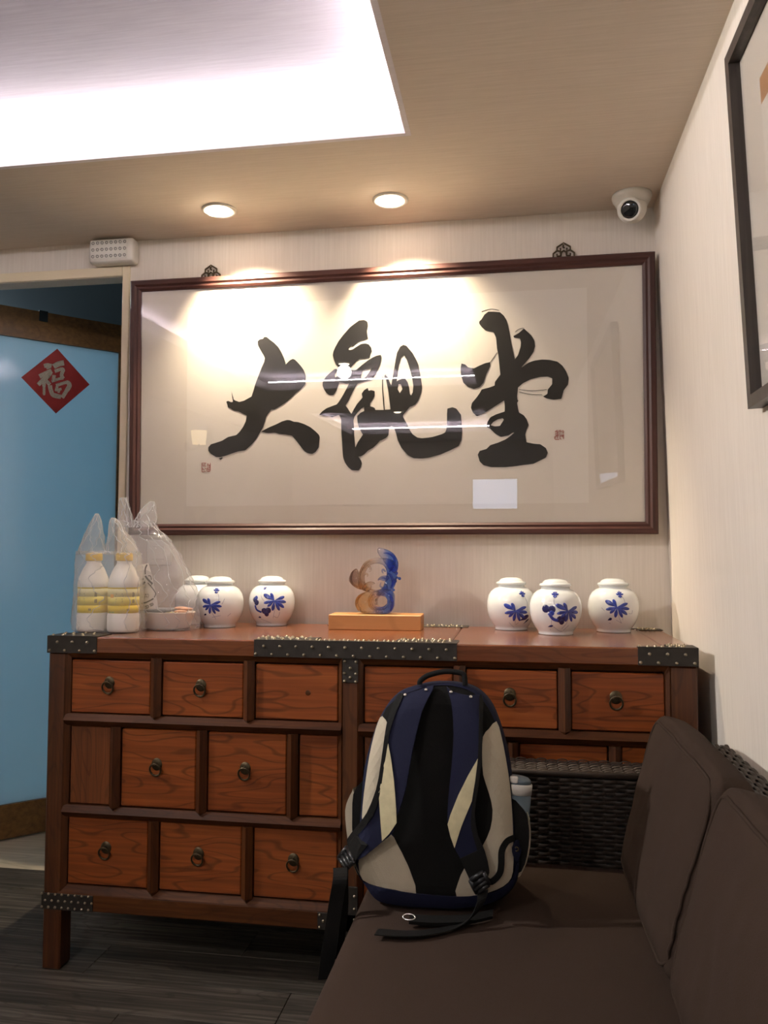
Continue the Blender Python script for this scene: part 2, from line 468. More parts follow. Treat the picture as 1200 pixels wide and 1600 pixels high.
MAT['glitter'] = plain('silver_glitter', (0.50, 0.46, 0.37), 0.3, 0.8, noise_amt=0.9, noise_scale=420, bump=0.8, bump_scale=500)
MAT['white_plastic'] = plain('white_plastic', (0.72, 0.69, 0.62), 0.4, noise_amt=0.02)
MAT['dark_plastic'] = plain('dark_plastic', (0.012, 0.012, 0.013), 0.3)
MAT['lens'] = plain('lens_glass', (0.01, 0.012, 0.014), 0.08, coat=1.0)
MAT['led'] = plain('led_cup', (0.30, 0.29, 0.26), 0.3, 0.4)
MAT['cushion'] = plain('brown_canvas', (0.040, 0.0258, 0.0190), 0.95, spec=0.12, sheen=0.0, noise_amt=0.12, noise_scale=500, bump=0.3, bump_scale=700)
MAT['rattan'] = plain('dark_rattan', (0.036, 0.025, 0.019), 0.5, spec=0.3, noise_amt=0.6, noise_scale=28)
MAT['rattan_core'] = plain('rattan_core', (0.010, 0.008, 0.007), 0.9)
MAT['navy'] = plain('navy_nylon', (0.013, 0.0145, 0.036), 0.75, spec=0.15, noise_amt=0.15, noise_scale=300, bump=0.25, bump_scale=900)
MAT['navy_dark'] = plain('navy_nylon_dark', (0.010, 0.012, 0.030), 0.7, spec=0.15, noise_amt=0.15, noise_scale=200, bump=0.25, bump_scale=900)
MAT['black_fabric'] = plain('black_mesh_fabric', (0.007, 0.0065, 0.006), 0.85, spec=0.15, noise_amt=0.25, noise_scale=500, bump=0.4, bump_scale=900)
MAT['webbing'] = plain('black_webbing', (0.008, 0.0075, 0.007), 0.7, spec=0.15, noise_amt=0.2, noise_scale=600, bump=0.4, bump_scale=1200)
MAT['beige'] = plain('beige_ripstop', (0.44, 0.385, 0.29), 0.85, spec=0.15, noise_amt=0.12, noise_scale=25, bump=0.3, bump_scale=500)
MAT['reflective'] = plain('yellow_grey_reflective', (0.58, 0.52, 0.32), 0.5, noise_amt=0.25, noise_scale=60, bump=0.3, bump_scale=80)
MAT['chrome'] = plain('chrome', (0.75, 0.73, 0.70), 0.2, 1.0)
MAT['milk'] = plain('milky_bottle', (0.86, 0.83, 0.76), 0.4)
MAT['cap'] = plain('yellow_cap', (0.80, 0.52, 0.045), 0.4)
MAT['label_y'] = plain('yellow_label', (0.83, 0.70, 0.16), 0.4)
MAT['label_pale'] = plain('pale_label', (0.82, 0.76, 0.42), 0.4)
MAT['label_deep'] = plain('deep_yellow_label', (0.85, 0.62, 0.03), 0.4)
MAT['label_orange'] = plain('orange_print', (0.85, 0.42, 0.10), 0.4)
MAT['label_green'] = plain('green_print', (0.25, 0.42, 0.12), 0.4)
MAT['label_grey'] = plain('grey_print', (0.16, 0.15, 0.14), 0.6)
MAT['bag'] = sheet_glass('thin_plastic_film', (0.97, 0.97, 0.97), 1.45, 0.10, 0.22, (0.92, 0.92, 0.92))
MAT['bag_crease'] = sheet_glass('film_crease', (0.97, 0.97, 0.97), 1.5, 0.15, 0.5, (0.95, 0.95, 0.95))
MAT['bag_clear'] = sheet_glass('clear_plastic_film', (0.97, 0.97, 0.98), 1.50, 0.07, 0.20, (0.88, 0.88, 0.92))
MAT['bowl'] = plain('white_paper_bowl', (0.82, 0.74, 0.66), 0.5)
MAT['noodle'] = plain('noodles', (0.80, 0.66, 0.36), 0.6, noise_amt=0.3, noise_scale=60)
MAT['meat'] = plain('sliced_meat', (0.62, 0.33, 0.20), 0.6, noise_amt=0.3, noise_scale=40)
MAT['tray'] = plain('grey_tray', (0.20, 0.21, 0.22), 0.35)
MAT['flyer'] = plain('white_flyer', (0.86, 0.82, 0.77), 0.7)
MAT['block'] = wood('honey_wood', (0.42, 0.19, 0.06), (0.52, 0.25, 0.085), (0.60, 0.31, 0.11), 0, 0.5, 0.35, 0.1, 0.2)
MAT['bottle_blue'] = plain('bottle_slate_blue', (0.09, 0.125, 0.155), 0.4)
MAT['bottle_white'] = plain('bottle_white', (0.62, 0.60, 0.56), 0.4)
MAT['lamp_glow'] = plain('downlight_glow', (1, 1, 1), 0.5, emit=(1.0, 0.86, 0.66), estr=28)
MAT['tube_glow'] = plain('cove_tube_glow', (1, 1, 1), 0.5, emit=(1.0, 0.93, 0.97), estr=COVE_STRENGTH)
MAT['shade_glow'] = plain('sconce_shade', (0.9, 0.8, 0.6), 0.6, emit=(1.0, 0.80, 0.45), estr=4.0)
MAT['screen_glow'] = plain('screen_glow', (0.1, 0.1, 0.1), 0.3, emit=(0.55, 0.72, 1.0), estr=5.0)
MAT['frame_grey'] = wood('picture_frame_walnut', (0.030, 0.022, 0.018), (0.052, 0.040, 0.033), (0.080, 0.062, 0.050), 2, 0.45, 0.7, 0.1, 0.1)
MAT['orange_wood'] = plain('ochre_print', (0.50, 0.24, 0.10), 0.7, noise_amt=0.15, noise_scale=10)
MAT['print_grey'] = plain('grey_print_band', (0.42, 0.38, 0.36), 0.7)

# glass sculpture: amber on the left, plum and clear in the middle, blue on the right
m, t, b = new_mat('cast_coloured_glass'); l = t.links
tc = t.nodes.new('ShaderNodeTexCoord'); sx = t.nodes.new('ShaderNodeSeparateXYZ'); rp = t.nodes.new('ShaderNodeValToRGB')
nz = t.nodes.new('ShaderNodeTexNoise'); nz.inputs['Scale'].default_value = 28
ad = t.nodes.new('ShaderNodeMath'); ad.operation = 'MULTIPLY_ADD'; ad.inputs[1].default_value = 0.05
mr = t.nodes.new('ShaderNodeMapRange'); mr.inputs['From Min'].default_value = -0.065 + 0.025; mr.inputs['From Max'].default_value = 0.07 + 0.025
l.new(tc.outputs['Object'], sx.inputs[0]); l.new(tc.outputs['Object'], nz.inputs['Vector'])
l.new(nz.outputs['Fac'], ad.inputs[0]); l.new(sx.outputs['X'], ad.inputs[2]); l.new(ad.outputs[0], mr.inputs['Value']); l.new(mr.outputs[0], rp.inputs['Fac'])
cr = rp.color_ramp
cr.elements[0].position = 0.0; cr.elements[0].color = (0.93, 0.60, 0.24, 1); cr.elements[1].position = 1.0; cr.elements[1].color = (0.05, 0.17, 0.80, 1)
for p_, c_ in ((0.3, (0.93, 0.75, 0.48, 1)), (0.48, (0.88, 0.78, 0.78, 1)), (0.60, (0.60, 0.62, 0.92, 1)), (0.74, (0.14, 0.32, 0.90, 1))):
    e_ = cr.elements.new(p_); e_.color = c_
rq = t.nodes.new('ShaderNodeValToRGB'); c2 = rq.color_ramp
c2.elements[0].position = 0.0; c2.elements[0].color = (0.50, 0.36, 0.31, 1); c2.elements[1].position = 1.0; c2.elements[1].color = (0.07, 0.20, 0.80, 1)
for p_, c_ in ((0.22, (0.80, 0.66, 0.52, 1)), (0.45, (0.93, 0.90, 0.86, 1)), (0.60, (0.72, 0.76, 0.95, 1)), (0.76, (0.16, 0.34, 0.90, 1))):
    e_ = c2.elements.new(p_); e_.color = c_
l.new(mr.outputs[0], rq.inputs['Fac'])
mz = t.nodes.new('ShaderNodeMapRange'); mz.inputs['From Min'].default_value = 0.055; mz.inputs['From Max'].default_value = 0.095; l.new(sx.outputs['Z'], mz.inputs['Value'])
mc = t.nodes.new('ShaderNodeMix'); mc.data_type = 'RGBA'; l.new(mz.outputs[0], mc.inputs[0]); l.new(rp.outputs['Color'], mc.inputs[6]); l.new(rq.outputs['Color'], mc.inputs[7])
l.new(mc.outputs[2], b.inputs['Base Color'])
b.inputs['Roughness'].default_value = 0.03; b.inputs['Transmission Weight'].default_value = 0.95; b.inputs['IOR'].default_value = 1.33; b.inputs['Coat Weight'].default_value = 0.6
n3 = t.nodes.new('ShaderNodeTexNoise'); n3.inputs['Scale'].default_value = 55; n3.inputs['Detail'].default_value = 1; n3.inputs['Distortion'].default_value = 1.5
bp_ = t.nodes.new('ShaderNodeBump'); bp_.inputs['Strength'].default_value = 0.6; bp_.inputs['Distance'].default_value = 0.006
l.new(tc.outputs['Object'], n3.inputs['Vector']); l.new(n3.outputs['Fac'], bp_.inputs['Height']); l.new(bp_.outputs['Normal'], b.inputs['Normal'])
tr_ = t.nodes.new('ShaderNodeBsdfTransparent'); ms_ = t.nodes.new('ShaderNodeMixShader'); ms_.inputs[0].default_value = 0.25
l.new(mc.outputs[2], tr_.inputs[0]); l.new(b.outputs[0], ms_.inputs[1]); l.new(tr_.outputs[0], ms_.inputs[2]); l.new(ms_.outputs[0], t.nodes['Material Output'].inputs['Surface'])
MAT['art_glass'] = m

# ================================================================== the room
YW, ZC, XL, YN = 2.5, 2.12, -2.75, -4.8
def x_right(z): return 0.469 - 0.0259 * z
OX0, OX1 = -2.25, -1.299                       # doorway
w = MB()
w.box((OX1, YW, 0), (0.62, YW + 0.06, 2.16)); w.box((OX0, YW, 2.0), (OX1, YW + 0.06, 2.16)); w.box((XL - 0.06, YW, 0), (OX0, YW + 0.06, 2.16))
struct(w.build('wall_back', MAT['wallpaper']))
zt = 2.16
w = MB(); w.add([(x_right(0), YN, 0), (0.62, YN, 0), (0.62, YW, 0), (x_right(0), YW, 0), (x_right(zt), YN, zt), (0.62, YN, zt), (0.62, YW, zt), (x_right(zt), YW, zt)],
                [(0, 3, 2, 1), (4, 5, 6, 7), (0, 1, 5, 4), (1, 2, 6, 5), (2, 3, 7, 6), (3, 0, 4, 7)])
struct(w.build('wall_right', MAT['wallpaper']))
struct(MB().box((XL - 0.06, YN, 0), (XL, YW, zt)).build('wall_left', MAT['wallpaper']))
struct(MB().box((XL - 0.06, YN - 0.06, 0), (0.62, YN, zt)).build('wall_front', MAT['wallpaper']))
w = MB()
w.bbox((OX1, YW - 0.008, 0), (-1.274, YW + 0.066, 2.033)); w.bbox((OX0 - 0.026, YW - 0.008, 2.001), (OX1, YW + 0.066, 2.033)); w.bbox((OX0 - 0.026, YW - 0.008, 0), (OX0, YW + 0.066, 2.001))
struct(w.build('trim_1', MAT['trim']))

# floor: real planks near the camera, one slab below and beyond
floor = struct(MB().box((XL, YN, -0.05), (0.5, YW + 0.085, -0.004)).build('floor', MAT['floor'], loc=(0, 0, 0)))
PW, PL = 0.152, 0.92
plank_me = MB().bbox((0, 0, -0.004), (PL - 0.0015, PW - 0.0015, 0.0), 0.0012).build('plank', MAT['floor'], floor)
first = True
row = 0; y = YW + 0.085 - PW
while y > -0.4:
    off = (row * 0.37) % PL
    x = XL - off
    while x < 0.46:
        o = plank_me if first else plank_me.copy()
        if not first: COL.objects.link(o)
        first = False
        o.location = (x if x > XL else XL, y, 0)
        sxl = (x + PL - XL) / PL if x < XL else min(1.0, (0.468 - x) / PL)
        o.scale = (max(0.05, sxl), 1, 1)
        x += PL
    row += 1; y -= PW
struct(MB().box((XL, YN, -0.004), (0.47, y + PW, -0.0005)).build('floor_rear', MAT['floor']))
struct(MB().box((-3.6, YW + 0.085, -0.05), (-0.8, 4.4, -0.001)).build('floor_back_room', MAT['floor_back']))
w = MB(); w.box((-3.66, 4.4, 0), (-0.74, 4.46, 2.4)); w.box((-3.66, YW + 0.06, 0), (-3.6, 4.4, 2.4)); w.box((-0.8, YW + 0.06, 0), (-0.74, 4.4, 2.4))
struct(w.build('wall_back_room', MAT['back_room']))
struct(MB().box((-3.66, YW + 0.06, 2.4), (-0.74, 4.46, 2.44)).build('ceiling_back_room', MAT['back_room']))

# ceiling with two lit coves
COVES = [(-1.80, -0.268, -0.75, 1.954), (-1.80, -0.268, -3.85, -2.05)]
w = MB()
xs = [XL - 0.06, -1.80, -0.268, 0.62]; ys = [YN - 0.06, -3.85, -2.05, -0.75, 1.954, YW + 0.06]
for i in range(3):
    for j in range(5):
        if i == 1 and j in (1, 3): continue
        w.box((xs[i], ys[j], ZC), (xs[i + 1], ys[j + 1], ZC + 0.02))
struct(w.build('ceiling', MAT['ceiling']))
LIP, SET, ZUP = 0.056, 0.17, 2.240
for ci, (x0, x1, y0, y1) in enumerate(COVES):
    w = MB()
    for (a, b_) in (((x0 - 0.012, y0 - 0.012), (x0, y1 + 0.012)), ((x1, y0 - 0.012), (x1 + 0.012, y1 + 0.012)), ((x0, y0 - 0.012), (x1, y0)), ((x0, y1), (x1, y1 + 0.012))):
        w.box((a[0] - 0.001, a[1] - 0.001, ZC - 0.001), (b_[0] + 0.001, b_[1] + 0.001, ZC + LIP))
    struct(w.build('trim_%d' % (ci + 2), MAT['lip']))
    w = MB(); a0, a1, b0, b1 = x0 - SET, x1 + SET, y0 - SET, y1 + SET
    w.box((a0 - 0.02, b0 - 0.02, ZUP), (a1 + 0.02, b1 + 0.02, ZUP + 0.03))
    for (a, b_) in (((a0 - 0.02, b0 - 0.02), (a0, b1 + 0.02)), ((a1, b0 - 0.02), (a1 + 0.02, b1 + 0.02)), ((a0, b0 - 0.02), (a1, b0)), ((a0, b1), (a1, b1 + 0.02))):
        w.box((a[0], a[1], ZC + 0.02), (b_[0], b_[1], ZUP))
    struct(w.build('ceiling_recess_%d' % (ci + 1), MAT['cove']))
    g = 0.085; zt_ = ZC + LIP + 0.0115; r_ = 0.0115
    runs = (((x0 - g, y0, zt_), (x0 - g, y1, zt_)), ((x1 + g, y0, zt_), (x1 + g, y1, zt_)), ((x0, y0 - g, zt_), (x1, y0 - g, zt_)), ((x0, y1 + g, zt_), (x1, y1 + g, zt_)))
    side = ('left', 'right', 'rear', 'front')
    for k, (a, b_) in enumerate(runs):
        a = V(a); b_ = V(b_); d = (b_ - a).normalized()
        tl = thing('cove_lamp', ((a + b_) / 2).xy.to_3d() + V((0, 0, ZC + 0.02)),
                   'fluorescent batten hidden behind the %s lip of the %s ceiling cove' % (('doorway-side', 'sofa-side', 'rear', 'picture-side')[k], ('first', 'far')[ci]), 'lamp', 'cove lamps')
        MB().tube([a, b_], r_, 8).build('tube', MAT['tube_glow'], tl)
        s = d.cross(V((0, 0, 1))) * 0.018
        MB().box(a - s + V((0, 0, ZC + 0.02 - zt_)), b_ + s + V((0, 0, -r_))).build('batten', MAT['white_plastic'], tl)

# ------------------------------------------------------------------ downlights
def downlight(x, y, aim, label, power, z=ZC, col=(1.0, 0.83, 0.60), size=62, blend=0.55, soft=0.012):
    t_ = thing('downlight', (x, y, z), label, 'downlight', 'recessed downlights')
    MB().lathe([(0.053, 0.0), (0.053, -0.003), (0.049, -0.006), (0.042, -0.006), (0.039, -0.002), (0.039, 0.0)], (x, y, z), seg=40).build('trim_ring', MAT['white_plastic'], t_)
    d = (V(aim) - V((x, y, z))).normalized()
    tilt = V((d.x * 0.5, d.y * 0.5, -1)).normalized()
    q = V((0, 0, -1)).rotation_difference(tilt)
    mb = MB(); mb.lathe([(0.0, -0.0035), (0.024, -0.0035), (0.033, -0.001), (0.037, 0.004)], (0, 0, 0), seg=32)
    c = V((x, y, z - 0.010))
    mb.v = [c + q @ p for p in mb.v]
    mb.build('lamp', MAT['lamp_glow'], t_)
    sd = bpy.data.lights.new('downlight_beam', 'SPOT'); sd.energy = power; sd.color = col; sd.spot_size = math.radians(size); sd.spot_blend = blend; sd.shadow_soft_size = soft
    so = bpy.data.objects.new('beam', sd); COL.objects.link(so); so.parent = t_
    so.location = V((0, 0, -0.03)) + d * 0.03; so.rotation_euler = d.to_track_quat('-Z', 'Y').to_euler()
    return t_
downlight(-0.891, 2.311, (-0.82, 2.465, 1.70), 'glowing recessed downlight over the first character of the calligraphy', SPOT_POWER, size=104, blend=1.0)
downlight(-0.364, 2.323, (-0.30, 2.465, 1.70), 'glowing recessed downlight over the middle character of the calligraphy', SPOT_POWER, size=104, blend=1.0)
WARM = (1.0, 0.975, 0.935)
downlight(-2.20, 1.30, (0.44, 0.42, 1.02), 'added unseen gimbal downlight in the doorway-side soffit turned towards the sofa wall', FILL_POWER, ZC, WARM, 108, 0.75, 0.04)  # unseen fitting added to brighten the sofa wall, placed clear of the picture glass
downlight(-1.15, -0.45, (-1.15, -0.45, 0), 'wide recessed downlight near the rear end of the first ceiling cove', ROOM_SPOT_POWER, ZUP, WARM, 166, 0.5, 0.05)
downlight(-1.15, -2.95, (-1.15, -2.95, 0), 'wide recessed downlight in the middle of the far ceiling cove', ROOM_SPOT_POWER, ZUP, WARM, 166, 0.5, 0.05)

# ------------------------------------------------------------------ glass door in the back room
dp0 = V((-1.916, 2.822, 0)); dd = V((0.695, 0.719, 0)).normalized(); dn = V((dd.y, -dd.x, 0))   # dn faces the camera side
def door_pt(s, z, off=0): return dp0 + dd * s + V((0, 0, z)) + dn * off
def door_box(mb, s0, s1, z0, z1, o0, o1, c=0.002):
    P = [door_pt(s, z, o) for z in (z0, z1) for (s, o) in ((s0, o0), (s1, o0), (s1, o1), (s0, o1))]
    return mb.add(P, [(0, 3, 2, 1), (4, 5, 6, 7), (0, 1, 5, 4), (1, 2, 6, 5), (2, 3, 7, 6), (3, 0, 4, 7)])
D0, D1 = -0.42, 0.418
door = struct(door_box(MB(), D0 + 0.02, D1 - 0.012, 0.11, 1.93, -0.006, 0.006).build('door_1', MAT['door_glass']))
door_box(MB(), D0, D1, 0.008, 0.132, -0.02, 0.02).build('door_rail', MAT['door_wood'], door)
door_box(MB(), D0, D1, 1.905, 2.02, -0.02, 0.02).build('door_rail', MAT['door_wood'], door)
door_box(MB(), 0.086, 0.118, 1.982, 2.024, 0.0, 0.023).build('rail_clip', MAT['back_room'], door)
door_box(MB(), D1 - 0.014, D1, 0.132, 1.905, -0.016, 0.016).build('door_stile', MAT['door_wood'], door)
door_box(MB(), D0, D0 + 0.04, 0.132, 1.905, -0.02, 0.02).build('door_stile', MAT['door_wood'], door)

# unseen lamp added in the back room to brighten the door glass
bl_ = thing('back_room_fill', (-3.3, 3.95, 2.40), 'added unseen round white ceiling lamp brightening the glass door from the back room', 'lamp')
MB().lathe([(0.0, -0.05), (0.09, -0.045), (0.13, -0.02), (0.135, 0.0)], (-3.3, 3.95, 2.40), seg=32).build('diffuser', plain('back_fill_glow', (1, 1, 1), 0.5, emit=(0.85, 0.95, 1.0), estr=640.0), bl_)

# red diamond paper with a glitter character on the glass
def on_door(px, py, off):
    return at_plane(px, py, dp0 + dn * (0.0068 + off), dn)
red = MB().panel(zs([(620, 50), (1148, 635), (598, 1108), (32, 518)], 30, 540, 10.435), on_door, 0.0006).build('red_diamond_paper', MAT['red_paper'])
tag(red, 'red diamond paper with a silver glitter fortune character on the blue glass door', 'paper decoration')
mb = MB()
FU = [([(405, 335), (460, 320), (530, 335)], 70), ([(460, 330), (480, 380)], 60), ([(330, 505), (400, 470), (530, 410)], 75), ([(520, 420), (470, 500), (390, 560), (310, 640)], 70),
      ([(400, 560), (405, 680), (405, 810)], [60, 45, 25]), ([(440, 570), (500, 640)], 60), ([(560, 345), (640, 300), (730, 280)], 85), ([(580, 420), (700, 380), (720, 420)], 55),
      ([(570, 480), (560, 570)], 60), ([(720, 400), (690, 480), (720, 540)], 60), ([(530, 585), (640, 545), (720, 530)], 45),
      ([(500, 650), (520, 740), (560, 810), (680, 835)], 70), ([(600, 650), (680, 625), (780, 600), (820, 650), (770, 740), (700, 850)], [50, 50, 70, 75, 65, 60]),
      ([(620, 660), (600, 740)], 45), ([(590, 730), (690, 705)], 40), ([(540, 790), (640, 820)], 55), ([(660, 700), (640, 770)], 40)]
for pts, wd in FU:
    mb.panel(zs(stroke(smooth_line(pts, 4), wd if not isinstance(wd, list) else [wd[min(len(wd) - 1, int(i / 4))] for i in range(len(smooth_line(pts, 4)))]), 30, 540, 10.435), on_door, 0.0026, back=0.0006)
mb.build('glitter_character', MAT['glitter'], red)

# ------------------------------------------------------------------ framed calligraphy
PY0, PY1, PZ0, PZ1, PX0, PX1 = 2.455, 2.436, 1.130, 1.962, -1.243, 0.407
pv = V((0, PY1 - PY0, PZ1 - PZ0)); PH = pv.length; pv.normalize(); pu = V((1, 0, 0)); pn = pu.cross(pv)   # pn faces the room
pn = pn if pn.y < 0 else -pn
PP = V((PX0, PY0, PZ0)); PWD = PX1 - PX0
def art(u, v_, off): return PP + pu * u + pv * v_ + pn * off
def slab(mb, u0, u1, v0, v1, o0, o1, f=art):
    P = [f(u, v_, o) for o in (o0, o1) for (u, v_) in ((u0, v0), (u1, v0), (u1, v1), (u0, v1))]
    return mb.add(P, [(0, 3, 2, 1), (4, 5, 6, 7), (0, 1, 5, 4), (1, 2, 6, 5), (2, 3, 7, 6), (3, 0, 4, 7)])
def moulding(f, W, H, fw, depth, mh, mv, parent):
    # mitred moulding with a stepped, rounded profile: (inward distance, height)
    prof = [(0, -depth), (0, -0.004), (0.004, 0.0), (fw * 0.45, 0.001), (fw * 0.62, -0.004), (fw * 0.80, -0.003), (fw, -0.008), (fw, -depth)]
    def corner(u, v_, su, sv): return [f(u + su * i, v_ + sv * i, o) for i, o in prof]
    A, B, C_, D = corner(0, 0, 1, 1), corner(W, 0, -1, 1), corner(W, H, -1, -1), corner(0, H, 1, -1)
    for a, b_, m_ in ((A, B, mh), (B, C_, mv), (C_, D, mh), (D, A, mv)):
        MB().loft([a, b_], True, True, False).build('frame_rail', m_, parent)
pic = thing('framed_calligraphy', (PX0 + PWD / 2, PY0, PZ0), 'wide mahogany-framed black brush calligraphy of three characters on the wall above the cabinet', 'picture')
moulding(art, PWD, PH, 0.036, 0.028, MAT['frame'], MAT['frame_v'], pic)
slab(MB(), 0.03, PWD - 0.03, 0.03, PH - 0.03, -0.024, -0.014).build('mat_board', MAT['mat_board'], pic)
def on_art(px, py, off): return at_plane(px, py, PP + pn * (-0.0136 + off), pn)
c4 = [on_art(*p, 0) for p in ((293, 481), (916, 449), (920, 789), (290, 788))]
u0 = (c4[0] - PP).dot(pu); u1 = (c4[2] - PP).dot(pu); v1 = ((c4[0] - PP).dot(pv) + (c4[1] - PP).dot(pv)) / 2; v0 = ((c4[2] - PP).dot(pv) + (c4[3] - PP).dot(pv)) / 2
paper = slab(MB(), u0, u1, v0, v1, -0.014, -0.0136).build('paper_sheet', MAT['paper'], pic)
Z3 = (320, 520, 6.316); Z4 = (495, 490, 10.0); Z6 = (590, 530, 8.207); Z7 = (715, 475, 6.6667)
DA = [(585, 40), (610, 40), (635, 62), (680, 95), (725, 140), (755, 190), (780, 245), (795, 290), (798, 312), (815, 295), (840, 270), (868, 257), (890, 265), (920, 295), (950, 330), (975, 365), (995, 420), (993, 505), (960, 545), (900, 595), (860, 635), (810, 680), (750, 720), (690, 755), (655, 758), (625, 800), (605, 830), (595, 870), (575, 935), (545, 985), (510, 1045), (470, 1095), (400, 1160), (330, 1170), (270, 1190), (200, 1215), (150, 1228), (110, 1225), (60, 1195), (35, 1165), (35, 1130), (60, 1100), (110, 1085), (170, 1065), (230, 1028), (310, 1010), (345, 975), (380, 925), (405, 870), (412, 815), (380, 800), (330, 775), (290, 770), (250, 745), (228, 735), (222, 705), (212, 680), (230, 672), (260, 685), (275, 682), (280, 655), (300, 668), (340, 682), (385, 670), (440, 640), (460, 630), (480, 570), (500, 500), (530, 420), (560, 345), (585, 290), (593, 250), (580, 220), (555, 180), (525, 125), (520, 85), (540, 65), (575, 58)]
DA2 = [(555, 975), (600, 950), (640, 930), (700, 905), (760, 875), (810, 860), (840, 862), (880, 878), (920, 880), (980, 900), (1040, 930), (1090, 970), (1125, 1005), (1135, 1030), (1130, 1080), (1125, 1130), (1095, 1175), (1060, 1195), (1020, 1190), (985, 1170), (960, 1140), (930, 1100), (895, 1055), (860, 1015), (800, 1005), (740, 1000), (690, 985), (620, 990)]
GA = [(660, 105), (740, 98), (785, 120), (798, 150), (800, 210), (785, 270), (790, 330), (800, 390), (745, 410), (680, 430), (630, 455), (590, 490), (565, 515), (545, 505), (510, 530), (495, 560), (515, 570), (560, 560), (620, 520), (690, 475), (760, 465), (810, 480), (850, 530), (860, 590), (840, 640), (825, 690), (750, 705), (670, 710), (620, 745), (580, 790), (545, 830), (490, 865), (460, 872), (430, 850), (400, 860), (350, 845), (300, 800), (270, 730), (250, 650), (260, 590), (290, 520), (340, 430), (400, 350), (460, 280), (520, 210), (600, 150)]
GB = [(280, 865), (330, 862), (350, 868), (305, 910), (280, 960), (285, 1000), (330, 975), (380, 945), (440, 940), (490, 945), (500, 900), (520, 875), (560, 880), (610, 880), (650, 850), (720, 790), (800, 730), (870, 685), (940, 655), (1000, 645), (1015, 690), (1005, 760), (970, 850), (930, 930), (880, 1005), (830, 1040), (770, 1050), (700, 1070), (640, 1090), (610, 1130), (580, 1190), (530, 1290), (500, 1360), (450, 1435), (490, 1490), (540, 1570), (580, 1490), (630, 1410), (690, 1340), (715, 1310), (700, 1250), (740, 1195), (795, 1160), (810, 1205), (850, 1195), (905, 1210), (905, 1290), (870, 1350), (835, 1400), (835, 1450), (880, 1460), (910, 1480), (915, 1505), (1030, 1505), (1160, 1500), (1180, 1700), (1130, 1790), (1120, 1900), (1080, 1945), (1000, 1970), (940, 2040), (880, 2095), (800, 2140), (740, 2200), (690, 2230), (650, 2235), (690, 2290), (705, 2340), (690, 2400), (655, 2450), (600, 2450), (545, 2445), (490, 2400), (440, 2330), (410, 2240), (400, 2100), (395, 2000), (385, 1880), (380, 1650), (350, 1585), (290, 1600), (240, 1618), (190, 1600), (100, 1590), (35, 1585), (80, 1530), (150, 1480), (250, 1440), (310, 1420), (350, 1370), (400, 1290), (460, 1180), (505, 1090), (460, 1095), (400, 1080), (355, 1075), (335, 1130), (310, 1200), (260, 1275), (200, 1275), (150, 1240), (110, 1180), (90, 1120), (95, 1060), (130, 1000), (190, 940), (250, 890)]
GBH = [[(855, 850), (720, 890), (700, 940), (690, 1005), (740, 1010), (790, 960), (830, 900)],
       [(740, 1460), (700, 1480), (640, 1540), (590, 1610), (572, 1670), (580, 1750), (585, 1900), (602, 2090), (640, 2010), (720, 1890), (660, 1790), (635, 1680), (630, 1600), (680, 1550), (740, 1520)]]
GC = [(175, 590), (200, 450), (215, 360), (235, 240), (250, 170), (290, 95), (330, 72), (370, 85), (400, 120), (450, 180), (500, 270), (525, 330), (545, 440), (565, 560), (570, 630), (555, 700), (520, 790), (480, 840), (440, 860), (415, 865), (380, 910), (330, 970), (325, 990), (350, 1040), (375, 1080), (410, 1160), (450, 1220), (510, 1260), (570, 1270), (700, 1255), (830, 1215), (865, 1195), (885, 1150), (890, 1080), (890, 960), (895, 890), (960, 872), (1010, 890), (1070, 970), (1075, 1050), (1085, 1170), (1075, 1290), (1040, 1370), (940, 1420), (800, 1480), (650, 1520), (560, 1530), (460, 1525), (390, 1490), (310, 1400), (260, 1300), (235, 1200), (215, 1150), (180, 1110), (140, 1140), (140, 1230), (100, 1270), (40, 1300), (-40, 1200), (-40, 920), (85, 905), (165, 900), (150, 760), (135, 640), (110, 520), (85, 475), (100, 452), (130, 490), (160, 560)]
GCH = [[(340, 200), (300, 240), (275, 330), (260, 430), (245, 540), (290, 515), (345, 495), (385, 550), (405, 620), (415, 700), (430, 720), (450, 680), (458, 600), (440, 480), (410, 370), (380, 270)],
       [(270, 575), (255, 640), (285, 690), (318, 640), (300, 580)]]
GL = [(58, 490), (70, 478), (72, 640), (94, 905), (78, 905), (58, 640)]
